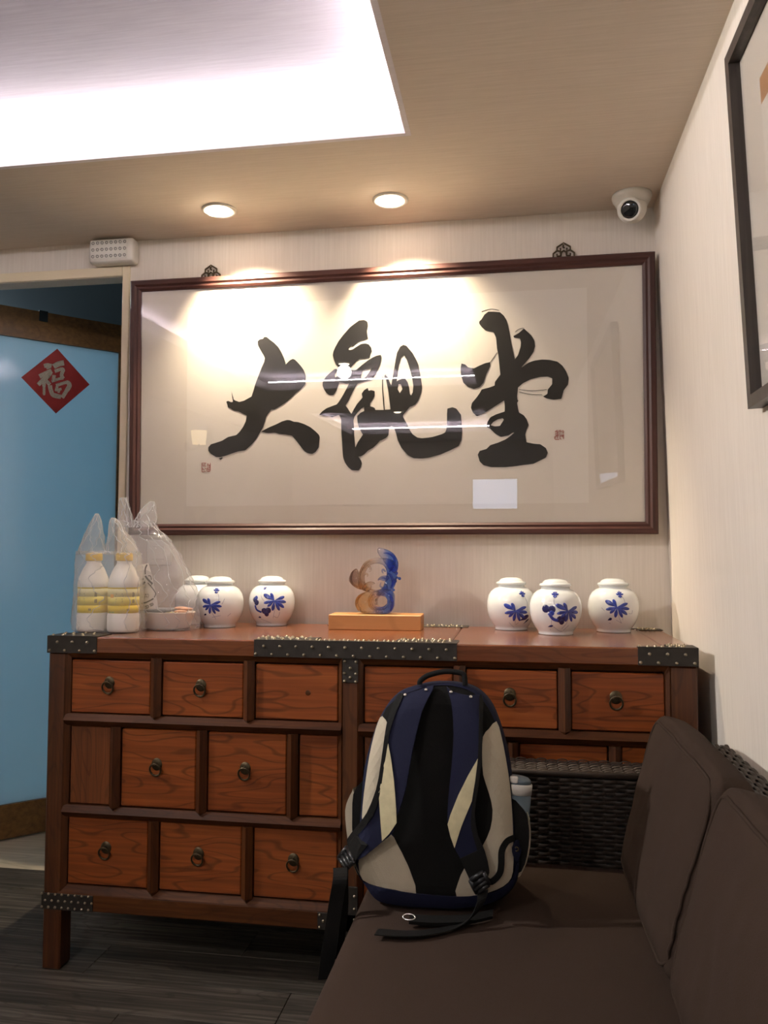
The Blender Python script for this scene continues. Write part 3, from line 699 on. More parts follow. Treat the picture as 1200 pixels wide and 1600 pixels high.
TA = [(225, 180), (245, 165), (280, 110), (320, 80), (380, 80), (440, 85), (480, 120), (510, 170), (525, 220), (540, 290), (555, 380), (575, 480), (597, 575), (630, 530), (655, 450), (660, 400), (650, 360), (590, 350), (580, 335), (640, 300), (690, 255), (730, 290), (770, 330), (800, 380), (808, 440), (790, 500), (750, 560), (700, 620), (665, 660), (740, 610), (800, 590), (880, 578), (960, 582), (1040, 600), (1090, 640), (1130, 700), (1158, 770), (1150, 840), (1105, 900), (1090, 960), (1080, 988), (1000, 998), (930, 985), (890, 965), (935, 935), (940, 890), (985, 835), (985, 775), (940, 757), (860, 760), (760, 785), (680, 825), (630, 870), (620, 960), (625, 1000), (635, 1005), (620, 1030), (630, 1090), (640, 1130), (690, 1160), (720, 1200), (740, 1260), (720, 1310), (705, 1360), (718, 1440), (790, 1455), (860, 1460), (920, 1500), (940, 1550), (920, 1600), (860, 1630), (790, 1665), (700, 1675), (600, 1690), (500, 1700), (350, 1700), (270, 1680), (230, 1640), (210, 1570), (230, 1530), (300, 1510), (340, 1470), (420, 1445), (500, 1410), (550, 1375), (590, 1340), (575, 1340), (530, 1370), (450, 1385), (390, 1350), (340, 1300), (300, 1280), (310, 1230), (340, 1180), (400, 1150), (490, 1120), (492, 1070), (485, 1005), (430, 1040), (350, 1090), (270, 1140), (200, 1168), (160, 1130), (138, 1080), (150, 1030), (200, 970), (235, 920), (250, 890), (330, 870), (385, 850), (390, 810), (445, 735), (435, 640), (425, 540), (410, 460), (400, 350), (375, 295), (290, 275), (250, 240), (225, 205)]
TAH = [[(420, 1200), (470, 1190), (482, 1205), (440, 1270), (390, 1275), (345, 1262), (370, 1230)]]
TB = [(40, 620), (80, 630), (110, 660), (170, 670), (230, 640), (290, 615), (340, 605), (340, 650), (300, 730), (270, 820), (230, 865), (170, 885), (110, 865), (60, 820), (35, 740), (30, 670)]
INK = 0.0005
mb = MB()
for poly in (DA, DA2, [(262, 575), (282, 640), (286, 668), (276, 668)], [(135, 1240), (170, 1228), (180, 1235), (155, 1255)]):
    mb.panel(zs(poly, *Z3), on_art, INK * 2, back=INK)
mb.build('brush_character', MAT['ink'], pic)
mb = MB(); mb.panel(zs(GA, *Z4), on_art, INK * 2, back=INK); mb.panel(zs(GB, *Z4), on_art, INK * 2.2, back=INK, holes=[zs(h_, *Z4) for h_ in GBH])
mb.panel(zs(GC, *Z6), on_art, INK * 2.4, back=INK, holes=[zs(h_, *Z6) for h_ in GCH]); mb.panel(zs(GL, *Z6), on_art, INK * 2, back=INK)
mb.build('brush_character', MAT['ink'], pic)
mb = MB(); mb.panel(zs(TA, *Z7), on_art, INK * 2, back=INK, holes=[zs(h_, *Z7) for h_ in TAH]); mb.panel(zs(TB, *Z7), on_art, INK * 2, back=INK)
for pts in ([(340, 605), (375, 560), (412, 505)], [(640, 915), (760, 940), (880, 945)], [(640, 890), (780, 905), (930, 890)], [(250, 80), (300, 62), (360, 52), (430, 66)], [(690, 250), (640, 262), (600, 292)]):
    mb.panel(zs(stroke(smooth_line(pts, 4), 5), *Z7), on_art, INK * 1.6, back=INK)
mb.build('brush_character', MAT['ink'], pic)
mb = MB(); ZL = (308, 715, 40.0)
for pts in ([(300, 340), (300, 900)], [(300, 350), (560, 340)], [(320, 455), (480, 455), (500, 370)], [(360, 530), (570, 530)], [(480, 640), (560, 730)], [(340, 750), (470, 770)], [(320, 900), (540, 860)], [(300, 690), (400, 690)],
            [(650, 400), (700, 470), (830, 460)], [(690, 350), (660, 450), (690, 600)], [(780, 480), (780, 640)], [(620, 660), (620, 860)], [(600, 660), (780, 650)], [(620, 740), (790, 730)], [(620, 870), (800, 860)], [(740, 750), (740, 860)], [(825, 330), (825, 830)]):
    mb.panel(zs(stroke(pts, 38), *ZL), on_art, INK * 2, back=INK)
mb.build('red_seal', MAT['seal'], pic)
mb = MB(); ZR = (855, 660, 30.0)
for pts in ([(360, 440), (480, 370), (520, 440), (380, 440)], [(500, 440), (500, 600)], [(380, 530), (480, 500)], [(380, 590), (540, 590)], [(350, 660), (350, 760), (390, 800), (560, 800)], [(400, 640), (400, 720)], [(480, 640), (490, 740)], [(400, 640), (540, 630)],
            [(550, 440), (570, 370), (640, 370), (650, 440), (550, 440)], [(580, 500), (600, 540)], [(690, 440), (740, 370), (780, 430), (720, 490), (780, 490)], [(600, 560), (600, 760), (650, 800)], [(690, 560), (710, 700)], [(770, 550), (770, 770)], [(600, 640), (780, 620)]):
    mb.panel(zs(stroke(pts, 34), *ZR), on_art, INK * 2, back=INK)
mb.build('red_seal', MAT['seal'], pic)
slab(MB(), 0.034, PWD - 0.034, 0.034, PH - 0.034, -0.0092, -0.0078).build('glass_pane', MAT['pane'], pic)

# ornamental hangers above the frame
def hanger(x, z, label):
    y_ = YW - 0.006
    h_ = thing('picture_hanger', (x, y_, z), label, 'hanger', 'brass picture hangers')
    s = 0.032
    def q(a, b_): return V((x + a * s, y_, z + b_ * s))
    mb = MB()
    for pts in ([(-1, -0.25), (-0.98, 0.35), (-0.62, 0.62), (-0.62, 0.95), (0, 1.35), (0.62, 0.95), (0.62, 0.62), (0.98, 0.35), (1, -0.25)],
                [(-0.62, 0.62), (-0.3, 0.55), (-0.3, 0.85)], [(0.62, 0.62), (0.3, 0.55), (0.3, 0.85)], [(-0.3, 0.55), (-0.28, 0.1), (-0.62, 0.08), (-0.62, 0.3)], [(0.3, 0.55), (0.28, 0.1), (0.62, 0.08), (0.62, 0.3)],
                [(-0.28, 0.1), (-0.22, 0.45), (0, 0.6), (0.22, 0.45), (0.28, 0.1)], [(0, 1.3), (-0.05, 0.95), (0.08, 0.85)], [(-1, -0.2), (1, -0.2)]):
        mb.tube([q(*p) for p in pts], 0.0029, 6)
    mb.build('fretwork', MAT['brass'], h_)
    MB().ball(q(0, 1.2) + V((0, -0.003, 0)), 0.0028, 8, 4).build('nail', MAT['nail'], h_)
hanger(-0.988, 1.976, 'brass fretwork picture hanger over the first character of the calligraphy')
hanger(0.147, 1.981, 'brass fretwork picture hanger above the right end of the calligraphy frame')

# ------------------------------------------------------------------ picture on the right wall
SP0 = V((0.437, 1.525, 1.329)); sv = V((-0.027, 0, 0.650)); SH = sv.length; sv.normalize(); su = V((0, -1, 0)); sn = V((-sv.z, 0, sv.x))
sn = sn if sn.x < 0 else -sn
def side(u, v_, off): return SP0 + su * u + sv * v_ + sn * off
SWD = 0.95
sp = thing('framed_print', tuple(SP0 + su * SWD / 2), 'grey-brown wooden framed print hanging on the wall above the sofa', 'picture')
def sidef(u, v_, off): return side(u, v_, off + 0.028)
def flat_moulding(f, W, H, fw, depth, m_, parent):
    prof = [(0, -depth), (0, 0.0), (fw, 0.0), (fw, -depth)]
    def corner(u, v_, a, b_): return [f(u + a * i, v_ + b_ * i, o) for i, o in prof]
    A, B, C_, D = corner(0, 0, 1, 1), corner(W, 0, -1, 1), corner(W, H, -1, -1), corner(0, H, 1, -1)
    for a, b_ in ((A, B), (B, C_), (C_, D), (D, A)): MB().loft([a, b_], True, True, False).build('frame_rail', m_, parent)
flat_moulding(sidef, SWD, SH, 0.022, 0.028, MAT['frame_grey'], sp)
def sl2(u0, u1, v0, v1, o0, o1): return slab(MB(), u0, u1, v0, v1, o0, o1, side)
sl2(0.018, SWD - 0.018, 0.018, SH - 0.018, 0.002, 0.008).build('mat_board', MAT['mat_board'], sp)
sl2(0.125, SWD - 0.125, SH - 0.16, SH - 0.115, 0.008, 0.009).build('print_band', MAT['orange_wood'], sp)
sl2(0.125, SWD - 0.125, 0.22, SH - 0.16, 0.008, 0.009).build('print_sheet', MAT['paper'], sp)
sl2(0.118, SWD - 0.118, 0.20, 0.22, 0.008, 0.0092).build('print_band', MAT['print_grey'], sp)
sl2(0.02, SWD - 0.02, 0.02, SH - 0.02, 0.016, 0.0175).build('glass_pane', MAT['pane'], sp)

# ------------------------------------------------------------------ emergency light box over the door frame
em = thing('emergency_light', (-1.325, YW, 2.035), 'white emergency light box with three rows of small lamps above the door frame', 'light')
vs, fs = rounded_box((0.158, 0.052, 0.080), 0.012, 7)
MB().add([p + V((-1.320, YW - 0.0265, 2.074)) for p in vs], fs, True).build('housing', MAT['white_plastic'], em)
MB().bbox((-1.391, YW - 0.0545, 2.043), (-1.260, YW - 0.051, 2.108), 0.003).build('lamp_plate', MAT['white_plastic'], em)
for i in range(8):
    for j in range(3):
        cx, cz = -1.381 + i * 0.0160, 2.053 + j * 0.0225
        MB().lathe([(0.0, 0.0006), (0.0025, 0.0), (0.0042, -0.0022), (0.0052, -0.0018), (0.0056, 0.0)], (cx, YW - 0.0545, cz), 'y', 12).build('led_lamp', MAT['led'], em)

# ------------------------------------------------------------------ dome camera
cc = V((0.338, 2.405, ZC))
cv = thing('dome_camera', tuple(cc), 'white dome security camera on the ceiling in the corner', 'security camera')
MB().lathe([(0.0, 0.0), (0.056, 0.0), (0.057, -0.006), (0.054, -0.016), (0.049, -0.022), (0.046, -0.030), (0.0, -0.030)], tuple(cc), seg=40).build('base', MAT['white_plastic'], cv)
ax = (V((-0.25, -0.80, -0.38))).normalized(); q = V((0, 0, 1)).rotation_difference(ax)
bc = cc + V((0.0, 0.0, -0.040))
mb = MB(); mb.ball(bc, 0.042, 28, 16); mb.build('ball_housing', MAT['white_plastic'], cv)
mb = MB(); mb.lathe([(0.034, 0.022), (0.034, 0.038), (0.031, 0.044), (0.026, 0.045), (0.0245, 0.042)], (0, 0, 0), seg=32)
mb.v = [bc + q @ p for p in mb.v]; mb.build('lens_ring', MAT['white_plastic'], cv)
mb = MB(); mb.lathe([(0.0, 0.045), (0.012, 0.0445), (0.018, 0.042), (0.0255, 0.041), (0.0255, 0.03)], (0, 0, 0), seg=32)
mb.v = [bc + q @ p for p in mb.v]; mb.build('lens', MAT['lens'], cv)

# wall switch behind the bags
sw = thing('wall_switch', (-1.153, YW, 1.04), 'white square wall switch half hidden behind the plastic bags', 'switch')
MB().bbox((-1.196, YW - 0.009, 1.032), (-1.110, YW, 1.118), 0.003).build('plate', MAT['white_plastic'], sw)
MB().bbox((-1.176, YW - 0.013, 1.052), (-1.130, YW - 0.009, 1.098), 0.002).build('rocker', MAT['white_plastic'], sw)

# behind the camera: wall lamp and screen that mirror in the picture glass
ls = thing('wall_lamp', (-2.75, -1.56, 1.80), 'glowing cream shaded wall lamp on the far side wall', 'lamp')
MB().lathe([(0.055, 0.0), (0.068, 0.115)], (-2.64, -1.56, 1.82), seg=24).build('lamp_shade', MAT['shade_glow'], ls)
mb = MB(); mb.tube([(-2.75, -1.56, 1.80), (-2.68, -1.56, 1.78), (-2.64, -1.56, 1.80), (-2.64, -1.56, 1.83)], 0.008, 8); mb.build('bracket', MAT['brass'], ls)
MB().lathe([(0.0, 0.0), (0.045, 0.0), (0.045, 0.012), (0.0, 0.014)], (-2.75, -1.56, 1.80), 'x', 20).build('backplate', MAT['brass'], ls)
tv = thing('wall_screen', (-0.255, -4.8, 1.29), 'glowing pale blue screen on the far end wall', 'screen')
MB().bbox((-0.53, -4.798, 1.285), (0.02, -4.765, 1.665), 0.004).build('housing', MAT['dark_plastic'], tv)
MB().box((-0.515, -4.765, 1.30), (0.005, -4.764, 1.65)).build('display', MAT['screen_glow'], tv)

# ================================================================== apothecary cabinet
CX0, CX1, CF, CB, CT = -1.218, 0.409, 1.98, 2.482, 0.852
cab = thing('apothecary_cabinet', ((CX0 + CX1) / 2, (CF + CB) / 2, 0), 'low reddish-brown wooden apothecary cabinet with many small drawers and studded iron straps', 'cabinet')
PWI = 0.050                                             # post width
for (a, b_) in ((CX0, CX0 + PWI), (CX1 - PWI - 0.012, CX1)):
    for (y0, y1) in ((CF, CF + 0.055), (CB - 0.055, CB)):
        mb = MB(); mb.bbox((a, y0, 0.0), (b_, y1, CT - 0.042), 0.004)
        mb.build('leg', MAT['cab_v'], cab)
MB().bbox((-0.430, CF, 0.0), (-0.387, CF + 0.05, CT - 0.042), 0.004).build('leg', MAT['cab_v'], cab)
# top: four boards and a mitred look, seams left open by a millimetre
for (x0, x1) in ((CX0, -0.165), (-0.1635, 0.3385), (0.340, CX1)):
    MB().bbox((x0, CF - 0.004, CT - 0.042), (x1, CB, CT), 0.003).build('top_board', MAT['cab_top'], cab)
MB().box((CX0 + 0.02, CB - 0.012, 0.16), (CX1 - 0.02, CB - 0.002, CT - 0.042)).build('back_panel', MAT['cab_h'], cab)
for (a, b_) in ((CX0 + 0.012, CX0 + 0.026), (CX1 - 0.026, CX1 - 0.012)):
    MB().box((a, CF + 0.05, 0.16), (b_, CB - 0.05, CT - 0.042)).build('side_panel', MAT['cab_v'], cab)
MB().box((CX0 + 0.02, CF + 0.03, 0.158), (CX1 - 0.02, CB - 0.01, 0.170)).build('bottom_panel', MAT['cab_h'], cab)
MB().box((CX0 + 0.045, CF + 0.034, 0.19), (CX1 - 0.055, CF + 0.040, CT - 0.042)).build('front_backing', MAT['cab_h'], cab)
def ridge_h(x0, x1, zc, hh, name='rail', depth=0.014):
    # horizontal bar with a pointed face
    P = [(x0, CF + 0.04, zc - hh), (x0, CF + 0.004, zc - hh), (x0, CF - depth + 0.004, zc), (x0, CF + 0.004, zc + hh), (x0, CF + 0.04, zc + hh)]
    MB().prism(P, (x0, 0, 0), (x1, 0, 0)).build(name, MAT['cab_h'], cab)
def ridge_v(xc, z0, z1, hw, name='divider', depth=0.014):
    P = [(xc - hw, CF + 0.04, z0), (xc - hw, CF + 0.004, z0), (xc, CF - depth + 0.004, z0), (xc + hw, CF + 0.004, z0), (xc + hw, CF + 0.04, z0)]
    mb = MB().prism(P, (0, 0, z0), (0, 0, z1))
    # pointed foot overlapping the rail below
    p = [V(q) for q in P[1:4]] + [V((xc, CF + 0.002, z0 - hw * 0.9))]
    mb.add([p[0], p[1], p[2], p[3]], [(0, 1, 3), (1, 2, 3), (0, 3, 2)])
    mb.build(name, MAT['cab_v'], cab)
BAYS = [(-1.168, -0.430), (-0.387, 0.347)]
for (b0, b1) in BAYS:
    # chamfer moulding round the bay
    for xq, s in ((b0, 1), (b1, -1)):
        P = [(xq, CF + 0.04, 0.2), (xq, CF, 0.2), (xq + s * 0.010, CF + 0.010, 0.2), (xq + s * 0.010, CF + 0.04, 0.2)]
        MB().prism(P, (0, 0, 0.2), (0, 0, 0.81)).build('bay_moulding', MAT['cab_v'], cab)
    P = [(b0, CF + 0.04, 0.812), (b0, CF, 0.812), (b0, CF + 0.010, 0.796), (b0, CF + 0.04, 0.796)]
    MB().prism(P, (b0, 0, 0), (b1, 0, 0)).build('bay_moulding', MAT['cab_h'], cab)
    ridge_h(b0, b1, 0.637, 0.0155); ridge_h(b0, b1, 0.403, 0.0155)
    MB().bbox((b0 - 0.01, CF - 0.002, 0.153), (b1 + 0.01, CF + 0.04, 0.198), 0.003).build('rail', MAT['cab_h'], cab)
    P = [(b0, CF + 0.04, 0.198), (b0, CF - 0.002, 0.198), (b0, CF + 0.012, 0.214), (b0, CF + 0.04, 0.214)]
    MB().prism(P, (b0, 0, 0), (b1, 0, 0)).build('bay_moulding', MAT['cab_h'], cab)
    W = b1 - b0
    for xc in (b0 + W * 0.337, b0 + W * 0.675):
        ridge_v(xc, 0.652, 0.80, 0.0145); ridge_v(xc, 0.214, 0.389, 0.0145)
    for xc in (b0 + W * 0.190, b0 + W * 0.508, b0 + W * 0.830):
        ridge_v(xc, 0.418, 0.622, 0.0140)
def drawer(x0, x1, z0, z1, pull=True, name='drawer', dz=0.0):
    d = MB().bbox((x0, CF + 0.007, z0), (x1, CF + 0.028, z1), 0.0025).build(name, MAT['cab'], cab)
    if pull:
        px_, pz = (x0 + x1) / 2 - 0.004, (z0 + z1) / 2 + 0.010 + dz; yf = CF + 0.007
        mb = MB(); mb.lathe([(0.0, -0.0035), (0.009, -0.003), (0.0135, -0.0012), (0.0145, 0.0)], (0, 0, 0), 'y', 24)
        mb.v = [V((px_ + p.x, yf + p.y, pz + 0.001 + p.z * 1.1)) for p in mb.v]
        mb.tube([(px_, yf, pz + 0.004), (px_, yf - 0.012, pz + 0.005), (px_, yf - 0.014, pz + 0.002)], 0.0026, 6)
        mb.build('pull_plate', MAT['brass'], d)
        ring = [(px_ + 0.0145 * math.cos(a), yf - 0.0095 - 0.004 * math.sin(a), pz - 0.011 + 0.0155 * math.sin(a)) for a in [2 * math.pi * k / 28 for k in range(28)]]
        MB().tube(ring, 0.0026, 7, closed=True).build('pull_ring', MAT['brass'], d)
    else:
        MB().lathe([(0.0, -0.0008), (0.006, -0.0006), (0.007, 0.0)], ((x0 + x1) / 2 + 0.03, CF + 0.007, (z0 + z1) / 2), 'y', 14).build('wood_plug', MAT['cab_h'], d)
for bi, (b0, b1) in enumerate(BAYS):
    W = b1 - b0; g = 0.0165; a = b0 + 0.013; c = b1 - 0.011
    x1_, x2_ = b0 + W * 0.337, b0 + W * 0.675
    r1 = [(a, x1_ - g), (x1_ + g, x2_ - g), (x2_ + g, c)]
    for k, (p, q_) in enumerate(r1): drawer(p, q_, 0.655, 0.791, pull=(k < 2) if bi == 0 else (k > 0))
    y1_, y2_, y3_ = b0 + W * 0.190, b0 + W * 0.508, b0 + W * 0.830
    MB().bbox((a, CF + 0.010, 0.421), (y1_ - g, CF + 0.03, 0.620), 0.002).build('panel', MAT['cab_panel'], cab)
    drawer(y1_ + g, y2_ - g, 0.421, 0.618); drawer(y2_ + g, y3_ - g, 0.421, 0.618)
    MB().bbox((y3_ + g, CF + 0.010, 0.421), (c, CF + 0.03, 0.620), 0.002).build('panel', MAT['cab'], cab)
    for (p, q_) in r1: drawer(p, q_, 0.218, 0.387)
# iron straps with domed nails
def strap(plates, nails, nr=0.0042):
    mb = MB()
    for a, b_ in plates: mb.bbox(a, b_, 0.0008)
    s = mb.build('iron_strap', MAT['iron'], cab)
    mb = MB()
    for p, d in nails: mb.ball(p, nr * random.uniform(0.9, 1.1), 8, 3, half=d)
    tag(mb.build('nail_heads', MAT['nail'], s), kind='stuff')
FR, UP, LF, RT = (0, -1, 0), (0, 0, 1), (-1, 0, 0), (1, 0, 0)
e = 0.0022; yf = CF - 0.004
def zig(x0, x1, za, zb, n, y_): return [(V((x0 + (x1 - x0) * i / (n - 1), y_, za if i % 2 == 0 else zb)), FR) for i in range(n)]
def topn(x0, x1, y0, y1, nx, ny, jit=0.004): return [(V((x0 + (x1 - x0) * (i + 0.5 * (j % 2)) / nx + random.uniform(-jit, jit), y0 + (y1 - y0) * j / max(1, ny - 1) + random.uniform(-jit, jit), CT + e)), UP) for i in range(nx) for j in range(ny)]
strap([((CX0 - e, yf - e, CT - 0.043), (-1.080, yf, CT + e)), ((CX0 - e, yf - e, CT), (-1.080, CF + 0.075, CT + e)), ((CX0 - e, yf - e, CT - 0.043), (CX0, CF + 0.075, CT + e))],
      zig(-1.212, -1.086, CT - 0.036, CT - 0.014, 7, yf - e) + topn(-1.208, -1.10, CF + 0.008, CF + 0.065, 4, 3) + [(V((CX0 - e, CF + 0.02, CT - 0.015)), LF), (V((CX0 - e, CF + 0.05, CT - 0.03)), LF)])
strap([((-0.655, yf - e, CT - 0.041), (-0.145, yf, CT + e)), ((-0.655, yf - e, CT), (-0.145, CF + 0.012, CT + e)), ((-0.655, CF + 0.010, CT), (-0.50, CF + 0.075, CT + e)), ((-0.30, CF + 0.010, CT), (-0.145, CF + 0.075, CT + e)),
       ((-0.428, CF - e, CT - 0.100), (-0.388, CF, CT - 0.041))],
      zig(-0.650, -0.150, CT - 0.034, CT - 0.014, 25, yf - e) + topn(-0.648, -0.52, CF + 0.010, CF + 0.068, 6, 4) + topn(-0.290, -0.155, CF + 0.010, CF + 0.068, 6, 4) + topn(-0.51, -0.29, CF + 0.003, CF + 0.009, 9, 2, 0.002)
      + [(V((x_, CF - e, z_)), FR) for x_, z_ in ((-0.422, 0.804), (-0.394, 0.803), (-0.408, 0.788), (-0.423, 0.775), (-0.394, 0.774), (-0.408, 0.765), (-0.422, 0.756), (-0.394, 0.755))])
strap([((0.276, yf - e, CT - 0.041), (CX1 + e, yf, CT + e)), ((0.276, yf - e, CT), (CX1 + e, CF + 0.012, CT + e)), ((0.345, CF + 0.01, CT), (CX1 + e, CF + 0.06, CT + e)), ((CX1, yf - e, CT - 0.043), (CX1 + e, CF + 0.06, CT + e))],
      zig(0.282, 0.402, CT - 0.034, CT - 0.014, 7, yf - e) + topn(0.350, 0.395, CF + 0.010, CF + 0.052, 3, 4, 0.003) + topn(0.282, 0.35, CF + 0.003, CF + 0.007, 4, 1, 0.002) + [(V((CX1 + e, CF + 0.02, CT - 0.012)), RT), (V((CX1 + e, CF + 0.01, CT - 0.032)), RT)])
for (x0, x1) in ((-0.575, -0.505), (-0.30, -0.145)):
    strap([((x0, CB - 0.045, CT), (x1, CB, CT + e))], topn(x0 + 0.008, x1 - 0.012, CB - 0.038, CB - 0.008, 6, 3))
strap([((0.29, CB - 0.008, CT), (CX1 + e, CB, CT + e)), ((0.345, CB - 0.05, CT), (CX1 + e, CB - 0.006, CT + e))], topn(0.350, 0.395, CB - 0.045, CB - 0.008, 4, 3, 0.003) + topn(0.295, 0.345, CB - 0.004, CB - 0.004, 2, 1, 0.001))
bl = [(V((-1.218 + 0.0185 * i + 0.009 * (j % 2), CF - 0.0045, 0.159 + 0.0165 * j)), FR) for i in range(8) for j in range(3)]
strap([((CX0 - e, CF - 0.0045, 0.153), (-1.077, CF - 0.0018, 0.194)), ((CX0 - e, CF - 0.0045, 0.153), (CX0, CF + 0.055, 0.194))], bl, 0.0035)
strap([((-0.487, CF - 0.0045, 0.155), (-0.33, CF - 0.0018, 0.196)), ((-0.428, CF - 0.0045, 0.10), (-0.387, CF - 0.0002, 0.262))],
      [(V((x_, CF - 0.0045, z_)), FR) for x_, z_ in ((-0.481, 0.190), (-0.472, 0.176), (-0.481, 0.161), (-0.421, 0.25), (-0.395, 0.24), (-0.421, 0.225), (-0.395, 0.21), (-0.421, 0.198), (-0.395, 0.185), (-0.42, 0.17), (-0.45, 0.17), (-0.395, 0.158), (-0.36, 0.176), (-0.42, 0.14), (-0.395, 0.125))], 0.0038)

# ================================================================== ginger jars
BODY = [(0.0, 0.002), (0.043, 0.002), (0.0465, 0.0), (0.0475, 0.003), (0.0465, 0.0065), (0.050, 0.012), (0.0575, 0.022), (0.0645, 0.036), (0.0690, 0.052), (0.0705, 0.068), (0.0695, 0.084), (0.0655, 0.099), (0.0585, 0.111), (0.0490, 0.119), (0.0410, 0.1225), (0.0385, 0.1235), (0.0385, 0.130), (0.0, 0.130)]
LID = [(0.0, 0.1295), (0.037, 0.1295), (0.0425, 0.1305), (0.0435, 0.1335), (0.0430, 0.1365), (0.0405, 0.1385), (0.0355, 0.1395), (0.0335, 0.1430), (0.0290, 0.1470), (0.0200, 0.1500), (0.0100, 0.1510), (0.0, 0.1512)]
def jar_r(z):
    for (r0, z0), (r1, z1) in zip(BODY[4:], BODY[5:]):
        if z0 <= z <= z1: return r0 + (r1 - r0) * (z - z0) / max(1e-6, z1 - z0)
    return 0.0465 if z < 0.01 else 0.04
def jar(x, y, label, motif, turn=0.0):
    t_ = thing('ginger_jar', (x, y, CT), label, 'jar', 'white ginger jars with blue lotus painting')
    c = V((x, y, CT)); face = math.atan2(-y, -x) + turn      # painted side looks towards the seats
    MB().lathe(BODY, c, seg=56).build('body', MAT['porcelain'], t_)
    MB().lathe(LID, c, seg=48).build('lid', MAT['porcelain'], t_)
    def mp(s, z, off):
        z = max(0.009, min(0.118, z)); a = face + s / 0.0705; r = jar_r(z) + off
        return c + V((r * math.cos(a), r * math.sin(a), z))
    for mat_, polys in motif:
        mb = MB()
        for k_, p in enumerate(polys): mb.panel(p, mp, 0.00035 + 0.00002 * k_, step=0.005, smooth=True)
        tag(mb.build('lotus_painting', MAT[mat_], t_), kind='stuff')
    return t_
def px_motif(items, ax, by, sc):
    out = {}; sc = sc * 1.02
    for mat_, poly in items: out.setdefault(mat_, []).append([((a - ax) * sc, (by - b_) * sc) for a, b_ in poly])
    return list(out.items())
def blob(x, y, r, n=10, k=1.0): return [(x + r * math.cos(2 * math.pi * i / n), y + r * k * math.sin(2 * math.pi * i / n)) for i in range(n)]
def petal(x, y, ang, L_, w_, n=7):
    a = math.radians(ang); ca, sa = math.cos(a), math.sin(a); pts = []
    pr = [(0, 0.06), (0.3, 0.4), (0.6, 0.75), (0.85, 0.62), (1.0, 0.22)]
    for t_, h_ in pr: pts.append((t_ * L_, h_ * w_))
    for t_, h_ in reversed(pr): pts.append((t_ * L_, -h_ * w_))
    return smooth_poly([(x + u * ca - v_ * sa, y + u * sa + v_ * ca) for u, v_ in pts], 2)
def flower(x, y, s):
    return [('cobalt', petal(x, y, a, s * l_, s * 0.22)) for a, l_ in ((-160, 0.9), (-125, 0.8), (-90, 0.85), (-55, 0.8), (-20, 0.9), (90, 0.5), (140, 0.5), (40, 0.5))]
def lines(*ls): return [('cobalt_thin', stroke(smooth_line(p, 4), 4)) for p in ls]
LEAF1 = lambda x, y, s: [('cobalt', petal(x, y, a, s * l_ * 1.14, s * w_ * 1.12)) for a, l_, w_ in ((-152, 1.12, 0.26), (-118, 0.72, 0.20), (-18, 1.0, 0.19), (9, 1.1, 0.20), (36, 1.1, 0.20), (62, 1.0, 0.19), (100, 0.9, 0.20), (138, 0.8, 0.17), (166, 0.95, 0.19))]
M1 = px_motif(LEAF1(450, 440, 125) + flower(497, 300, 62) + lines([(520, 315), (545, 350), (550, 400)], [(460, 500), (475, 570), (510, 630)], [(520, 560), (525, 600)], [(260, 450), (300, 490)], [(600, 520), (650, 520), (655, 480)], [(440, 600), (480, 620), (520, 640)], [(340, 640), (370, 640)])
              + [('cobalt_dark', petal(330, 605, -25, 60, 22))], 405, 765, 0.000222)
M2 = px_motif(LEAF1(905, 425, 115) + flower(765, 262, 55) + [('cobalt_dark', blob(665, 405, 44)), ('cobalt_dark', blob(730, 410, 42)), ('cobalt', blob(730, 450, 28)), ('cobalt', stroke(smooth_line([(700, 450), (740, 510), (800, 530)], 4), 34)), ('cobalt_dark', blob(820, 515, 38)), ('cobalt_dark', blob(860, 500, 38)), ('cobalt_dark', blob(840, 545, 30)), ('cobalt_dark', petal(668, 600, -12, 70, 16))]
              + lines([(760, 280), (755, 340), (820, 430)], [(725, 520), (715, 580)], [(915, 500), (900, 560), (850, 620)], [(740, 595), (810, 640), (870, 650)], [(880, 640), (940, 580)], [(690, 640), (700, 620)]), 770, 695, 0.000245)
M3 = px_motif(LEAF1(320, 395, 118) + flower(420, 218, 55) + [('cobalt_dark', petal(380, 510, -25, 130, 38)), ('cobalt_dark', petal(450, 550, -40, 90, 16))]
              + lines([(440, 240), (465, 300), (465, 400)], [(315, 470), (325, 550)], [(330, 560), (370, 530)], [(240, 530), (280, 570), (330, 600)]), 270, 630, 0.000245)
M4 = px_motif(LEAF1(150, 405, 95) + flower(205, 262, 48) + [('cobalt_dark', petal(50, 520, -20, 40, 14))] + lines([(230, 290), (238, 340), (230, 390)], [(150, 470), (190, 540), (200, 560)], [(270, 400), (300, 340)], [(340, 530), (375, 500)], [(160, 540), (260, 520)]), 250, 660, 0.000268)
M5 = px_motif(LEAF1(870, 365, 110) + flower(740, 230, 42) + [('cobalt_dark', blob(632, 360, 30)), ('cobalt_dark', blob(660, 390, 32)), ('cobalt', blob(650, 340, 24)), ('cobalt', stroke(smooth_line([(640, 420), (660, 470), (720, 495)], 4), 22)), ('cobalt_dark', blob(755, 480, 34)), ('cobalt_dark', blob(800, 475, 34)), ('cobalt_dark', blob(780, 515, 28)), ('cobalt_dark', petal(655, 555, -5, 45, 14))]
              + lines([(715, 255), (715, 320), (770, 385)], [(875, 450), (860, 560)], [(870, 540), (920, 555), (935, 490)], [(690, 570), (840, 620)]), 842, 655, 0.000268)
jar(-0.990, 2.428, 'white ginger jar partly veiled by the clear plastic bag', M1, 0.55)
jar(-0.880, 2.330, 'white ginger jar painted with a lotus, beside the clear plastic bag', M4, 0.0)
jar(-0.745, 2.415, 'white ginger jar painted with lotus leaves, between the glass sculpture and the bagged jars', M5, 0.0)
jar(-0.018, 2.405, 'white ginger jar half behind another one, nearest the glass sculpture on its right', M3, 0.0)
